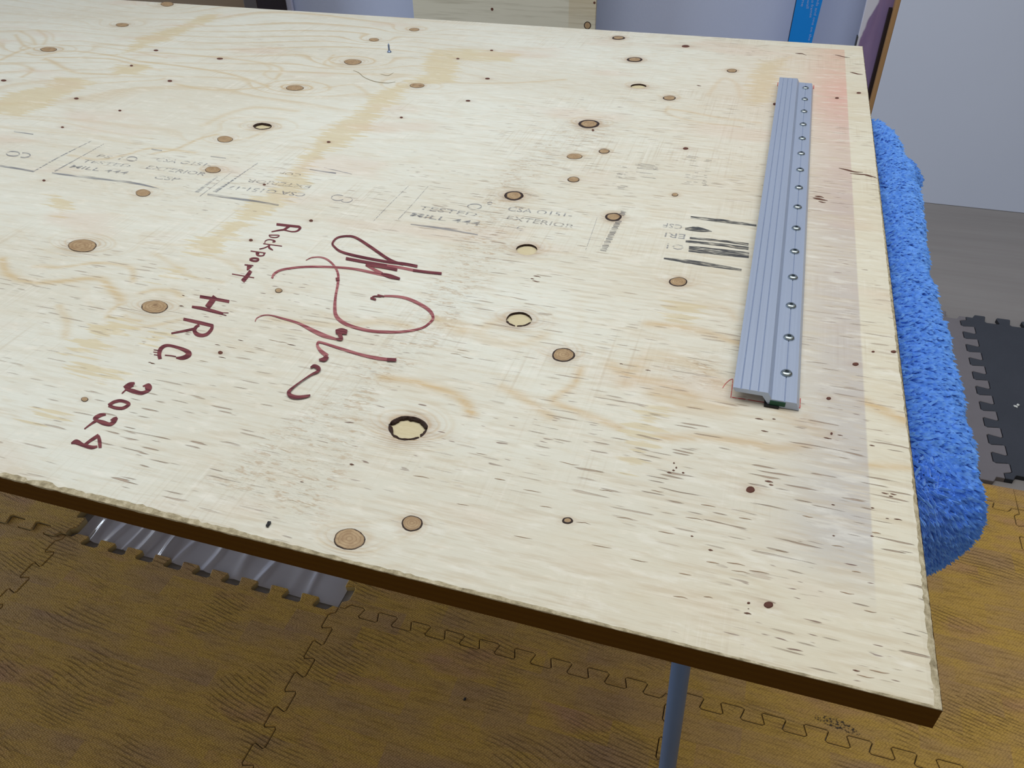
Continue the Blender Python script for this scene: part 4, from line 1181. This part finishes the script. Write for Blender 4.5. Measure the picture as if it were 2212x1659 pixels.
def tufts(P, N, Fl, count, length, rad, jmin=0.0):
    na, ns = P.shape[:2]
    a = rng.uniform(0, na - 1.001, count); b = rng.uniform(jmin * (ns - 1), ns - 1.001, count)
    i = a.astype(int); j = b.astype(int); fa = (a - i)[:, None]; fb = (b - j)[:, None]
    def L(G): return G[i, j] * (1 - fa) * (1 - fb) + G[i + 1, j] * fa * (1 - fb) + G[i, j + 1] * (1 - fa) * fb + G[i + 1, j + 1] * fa * fb
    p = L(P); nn = L(N); fl_ = L(Fl)
    jit = rng.standard_normal((count, 3))
    d1 = nn * .9 + fl_ * .55 + jit * .25; d1 /= np.linalg.norm(d1, axis=1)[:, None]
    d2 = nn * .35 + fl_ * 1.0 + jit * .30; d2 /= np.linalg.norm(d2, axis=1)[:, None]
    ln = length * rng.uniform(.75, 1.25, count)[:, None]
    sd = np.cross(d1, d2 + .01); sd /= np.linalg.norm(sd, axis=1)[:, None] + 1e-9
    up = np.cross(sd, d2)
    c0 = p - nn * .001; c1 = p + d1 * ln * .40; c2 = c1 + d2 * ln * .42; c3 = c2 + d2 * ln * .22
    V = []
    for c, r in ((c0, rad), (c1, rad * 1.15), (c2, rad)):
        for ang in (0.5, 2.6, 4.71):
            V.append(c + (sd * math.cos(ang) + up * math.sin(ang)) * r)
    V.append(c3)
    V = np.stack(V, 1)                                     # count,10,3
    pat = []
    for lv in (0, 1):
        for e in range(3): pat.append((lv * 3 + e, lv * 3 + (e + 1) % 3, lv * 3 + 3 + (e + 1) % 3, lv * 3 + 3 + e))
    tri = [(6, 7, 9), (7, 8, 9), (8, 6, 9)]
    off = (np.arange(count) * 10)
    F = []
    for q in pat + tri: F += (off[:, None] + np.array(q)).tolist()
    return V.reshape(-1, 3), F


v, f = tufts(Pg, Ng, Fg, 36000, .0100, .00118, .12)
# far flap: corner turned out at the far end
fp = np.array([[(0.186, 1.160, .752), (0.190, 1.200, .748), (0.150, 1.216, .762)], [(0.206, 1.150, .728), (0.216, 1.208, .728), (0.180, 1.224, .744)], [(0.212, 1.140, .700), (0.232, 1.214, .706), (0.200, 1.230, .722)]])
fpg = np.zeros((14, 14, 3))
for a in range(14):
    for b in range(14):
        u, w = a / 13 * 2, b / 13 * 2
        i, j = min(1, int(u)), min(1, int(w)); fu, fw = u - i, w - j
        fpg[a, b] = fp[i, j] * (1 - fu) * (1 - fw) + fp[i + 1, j] * fu * (1 - fw) + fp[i, j + 1] * (1 - fu) * fw + fp[i + 1, j + 1] * fu * fw
vf = fpg.reshape(-1, 3); f2 = [(i * 14 + j, i * 14 + j + 1, (i + 1) * 14 + j + 1, (i + 1) * 14 + j) for i in range(13) for j in range(13)]
flap = mesh_obj('towel_corner', vf, f2, M_TWL, tw, smooth=True)
nf = np.zeros_like(fpg); nf[:] = (.75, -.35, .5); lf = np.zeros_like(fpg); lf[:] = (.5, -.2, -.8)
v3, f3 = tufts(fpg, nf, lf, 1500, .0075, .0012)
o0 = len(v)
pile = mesh_obj('towel_pile', np.vstack([v, v3]), f + [tuple(i + o0 for i in q) for q in f3], M_TWL, tw)
pile['kind'] = 'stuff'

# ------------------------------------------------------------------ things leaning along the back wall
def panel_mat(name, rgb, var=.03):
    k = NT(name); a = k.noise((2.5, 2.5, 2.5), 3, .5); c0 = lin(rgb)
    return k.finish(k.mix(a, tuple(v * (1 - var) for v in c0[:3]) + (1,), tuple(min(1, v * (1 + var)) for v in c0[:3]) + (1,)), .55)


M_WP = panel_mat('white_laminate', (204, 213, 234)); M_TAN = simple('raw_pine_edge', (170, 130, 84), .65, var=.15, sc=(40, 40, 4))
# large white panel on the right, standing on the floor
wpn = empty('melamine_sheet', (0.95, 2.83, FLOOR_Z))
tag(wpn, 'tall white melamine sheet with raw wooden edge standing at the right by the wall', 'board')
bm = bmesh.new(); box(bm, 0.3345, 1.75, 2.812, 2.822, FLOOR_Z + .001, 1.95, .001); bm_obj('face_sheet', bm, M_WP, wpn)
bm = bmesh.new(); box(bm, 0.3225, 0.372, 2.823, 2.870, FLOOR_Z + .001, 1.94, .001); bm_obj('edge_batten', bm, M_TAN, wpn)['label'] = 'raw tan wooden edge batten'
# purple painting between panel and wall
def painting_mat():
    k = NT('painted_canvas')
    sp = k.n('SeparateXYZ', {'Vector': k.pos()}).outputs
    a = k.noise((26, 1, 5), 3, .55, dist=1.0); b = k.noise((60, 1, 14), 3, .6)
    edge = k.math('ADD', k.math('SUBTRACT', sp[0], 0.262), k.math('MULTIPLY', k.math('SUBTRACT', sp[2], .52), -0.22))
    edge = k.math('ADD', edge, k.math('MULTIPLY', k.math('SUBTRACT', k.noise((10, 1, 18), 2), .5), .02))
    c = k.mix(a, lin((112, 98, 146)), lin((158, 136, 172)))
    c = k.mix(k.math('MULTIPLY', b, .4), c, lin((128, 92, 116)))
    c = k.mix(k.sstep(edge, .003, -.003), c, lin((206, 206, 220)))
    return k.finish(c, .6)


pt = empty('canvas_painting', (0.5, 2.90, FLOOR_Z))
tag(pt, 'purple painted canvas leaning behind the white melamine sheet, only its left strip showing', 'painting')
bm = bmesh.new(); box(bm, 0.2445, 0.80, 2.885, 2.905, FLOOR_Z + .001, 1.15, .002); bm_obj('canvas', bm, painting_mat(), pt)
bm = bmesh.new(); box(bm, 0.3125, 0.3225, 2.858, 2.884, FLOOR_Z + .001, 0.575); bm_obj('shadow_gap_strip', bm, simple('shadow_gap_dark', (34, 20, 20), .7), pt)['label'] = 'dark strip standing in for the shadow gap'  # dark strip added to paint the shadow gap beside the canvas
bm = bmesh.new(); box(bm, 0.2405, 0.2440, 2.884, 2.906, FLOOR_Z + .001, 0.485); bm_obj('canvas_staple_strip', bm, simple('strip_grey', (62, 66, 74), .6), pt)

# blue printed carton
bx = empty('blue_carton', (0.07, 2.90, FLOOR_Z))
tag(bx, 'narrow bright blue carton with white printed lines standing behind the plywood', 'carton')
M_BLU = simple('blue_print', (0, 132, 224), .45, var=.02)


def shear_box(name, zt, y0, y1, mat, parent, xl0, xl1, xr0, xr1):
    v = []
    for z, xl, xr in ((FLOOR_Z + .001, xl0, xr0), (zt, xl1, xr1)):
        v += [(xl, y0, z), (xr, y0, z), (xr, y1, z), (xl, y1, z)]
    f = [(0, 1, 5, 4), (1, 2, 6, 5), (2, 3, 7, 6), (3, 0, 4, 7), (4, 5, 6, 7), (3, 2, 1, 0)]
    return mesh_obj(name, v, f, mat, parent)


BY = 2.86
pl0, pl1 = on_y(1703, 90, BY), on_y(1721, 0, BY); pr0, pr1 = on_y(1753.5, 93, BY), on_y(1777, 0, BY)
def ext(p0, p1, z): t = (z - p0[2]) / (p1[2] - p0[2]); return p0[0] + (p1[0] - p0[0]) * t
shear_box('carton_body', 0.95, BY, BY + .035, M_BLU, bx, ext(pl0, pl1, FLOOR_Z), ext(pl0, pl1, .95), ext(pr0, pr1, FLOOR_Z), ext(pr0, pr1, .95))
dk = [(ext(pl0, pl1, FLOOR_Z) - .0022, ext(pl0, pl1, .95) - .0022), (ext(pl0, pl1, FLOOR_Z) - .0001, ext(pl0, pl1, .95) - .0001)]
shear_box('carton_side_flap', 0.95, BY + .0005, BY + .035, simple('carton_dark_side', (36, 52, 84), .5), bx, dk[0][0], dk[0][1], dk[1][0], dk[1][1])['label'] = 'dark navy side'
M_TXT = simple('pale_print', (150, 176, 232), .5, var=.02)
lean = (ext(pl0, pl1, .95) - ext(pl0, pl1, 0)) / .95
for s, top, bot in [('needs and one on the wall', (1768.5, -14), (1741, 108)), ('secured to frames', (1758.5, -40), (1748.5, 38)), ('to your wall', (1748.5, -40), (1741.5, 18)), ('frame', (1737.5, -20), (1730, 14))]:
    A = on_y(top[0], top[1], BY - .0006); B = on_y(bot[0], bot[1], BY - .0006)
    def to(co, W, Hh, A=A, B=B):
        d = B - A; L = np.linalg.norm(d); side = np.array([d[2], 0, -d[0]]) / L * -0.0078
        return A + np.outer(co[:, 0] / W, d) + np.outer((co[:, 1]) / Hh, side)
    text_decal(s, None, None, None, M_TXT, bx, name='printed_line', to=to)

# plywood offcut against the wall
oc = empty('plywood_offcut', (-0.92, 2.84, FLOOR_Z))
tag(oc, 'grey beige plywood offcut standing upright behind the far edge of the sheet', 'plywood')
k = NT('offcut_face'); a_ = k.noise((4, 4, 90), 3, .6); b_ = k.noise((3, 3, 7), 3)
c_ = k.mix(b_, lin((196, 192, 174)), lin((210, 206, 190)))
c_ = k.mix(k.math('MULTIPLY', k.sstep(a_, .5, .75), .5), c_, lin((152, 144, 124)))
sp_ = k.n('SeparateXYZ', {'Vector': k.pos()}).outputs
c_ = k.mix(k.math('MULTIPLY', k.sstep(sp_[0], -.69, -.688), k.sstep(b_, .25, .7, .05, .5)), c_, lin((186, 166, 128)))
M_OFF = k.finish(c_, .7, bump=a_, bump_dist=.0005)
OY = 2.82
pa, pb = on_y(891, 0, OY), on_y(1287, 30, OY)
bm = bmesh.new(); box(bm, pa[0], pb[0], OY, OY + .012, FLOOR_Z + .001, 0.92, .001); bm_obj('panel_sheet', bm, M_OFF, oc)
for px, py, r in ((1269, 55, .0125), (1063, 20, .005), (1284, 6, .004)):
    c = on_y(px, py, OY); n = 24
    vv = [(c[0] + r * q * math.cos(2 * math.pi * i / n), OY - .0006 * (1.2 - q), c[2] + r * q * math.sin(2 * math.pi * i / n)) for q in (1.0, .6) for i in range(n)] + [(c[0], OY - .0008, c[2])]
    ff = [(i, (i + 1) % n, n + (i + 1) % n, n + i) for i in range(n)] + [(n + i, n + (i + 1) % n, 2 * n) for i in range(n)]
    mesh_obj('knot', vv, ff, M_KNOT if r > .01 else M_KDARK, oc, smooth=True, attrs={'r': [1.0] * n + [.6] * n + [0], 'rim': [.24] * (2 * n + 1)})

# white board leaning left of the offcut
wb = empty('narrow_white_board', (-1.8, 2.99, FLOOR_Z))
tag(wb, 'narrow strip of white board between the dark cabinet and the bare wall', 'board')
a0, a1 = on_y(540, 15, 2.985), on_y(630, 15, 2.985)
bm = bmesh.new(); box(bm, a0[0] - .02, a1[0], 2.985, 2.999, FLOOR_Z + .001, 1.6, .001); bm_obj('board_sheet', bm, panel_mat('white_board_face', (196, 197, 220)), wb)

# dark cabinet at the far left
cb = empty('dark_cabinet', (-2.4, 2.85, FLOOR_Z))
tag(cb, 'dark brown wooden cabinet at the far left by the back wall', 'cabinet')
M_CAB = simple('cabinet_brown', (92, 68, 34), .5, var=.12, sc=(6, 6, 40)); M_CBD = simple('cabinet_dark', (38, 22, 18), .5)
CYY = 2.78
c0, c1 = on_y(529, 12, CYY), on_y(558, 12, CYY)
bm = bmesh.new(); box(bm, -3.0, c1[0] - .004, CYY + .02, CYY + .20, FLOOR_Z + .05, 1.5, .004); bm_obj('cabinet_body', bm, M_CBD, cb)
dr = box_obj('door', -2.97, c0[0], CYY, CYY + .018, FLOOR_Z + .06, 1.46, M_CAB, cb, .002)
box_obj('side_post', c0[0] + .001, c1[0], CYY - .006, CYY + .019, FLOOR_Z + .05, 1.5, M_CBD, cb, .002)
box_obj('plinth', -2.98, c1[0] - .01, CYY + .03, CYY + .19, FLOOR_Z + .001, FLOOR_Z + .05, M_CBD, cb)
lathe('handle', [(.012, 0), (.014, .004), (.008, .012), (.015, .022), (.010, .028)], M_ZN, (c0[0] - .08, CYY, .72), parent=dr)
COL.objects[-1].rotation_euler = (math.pi / 2, 0, 0)
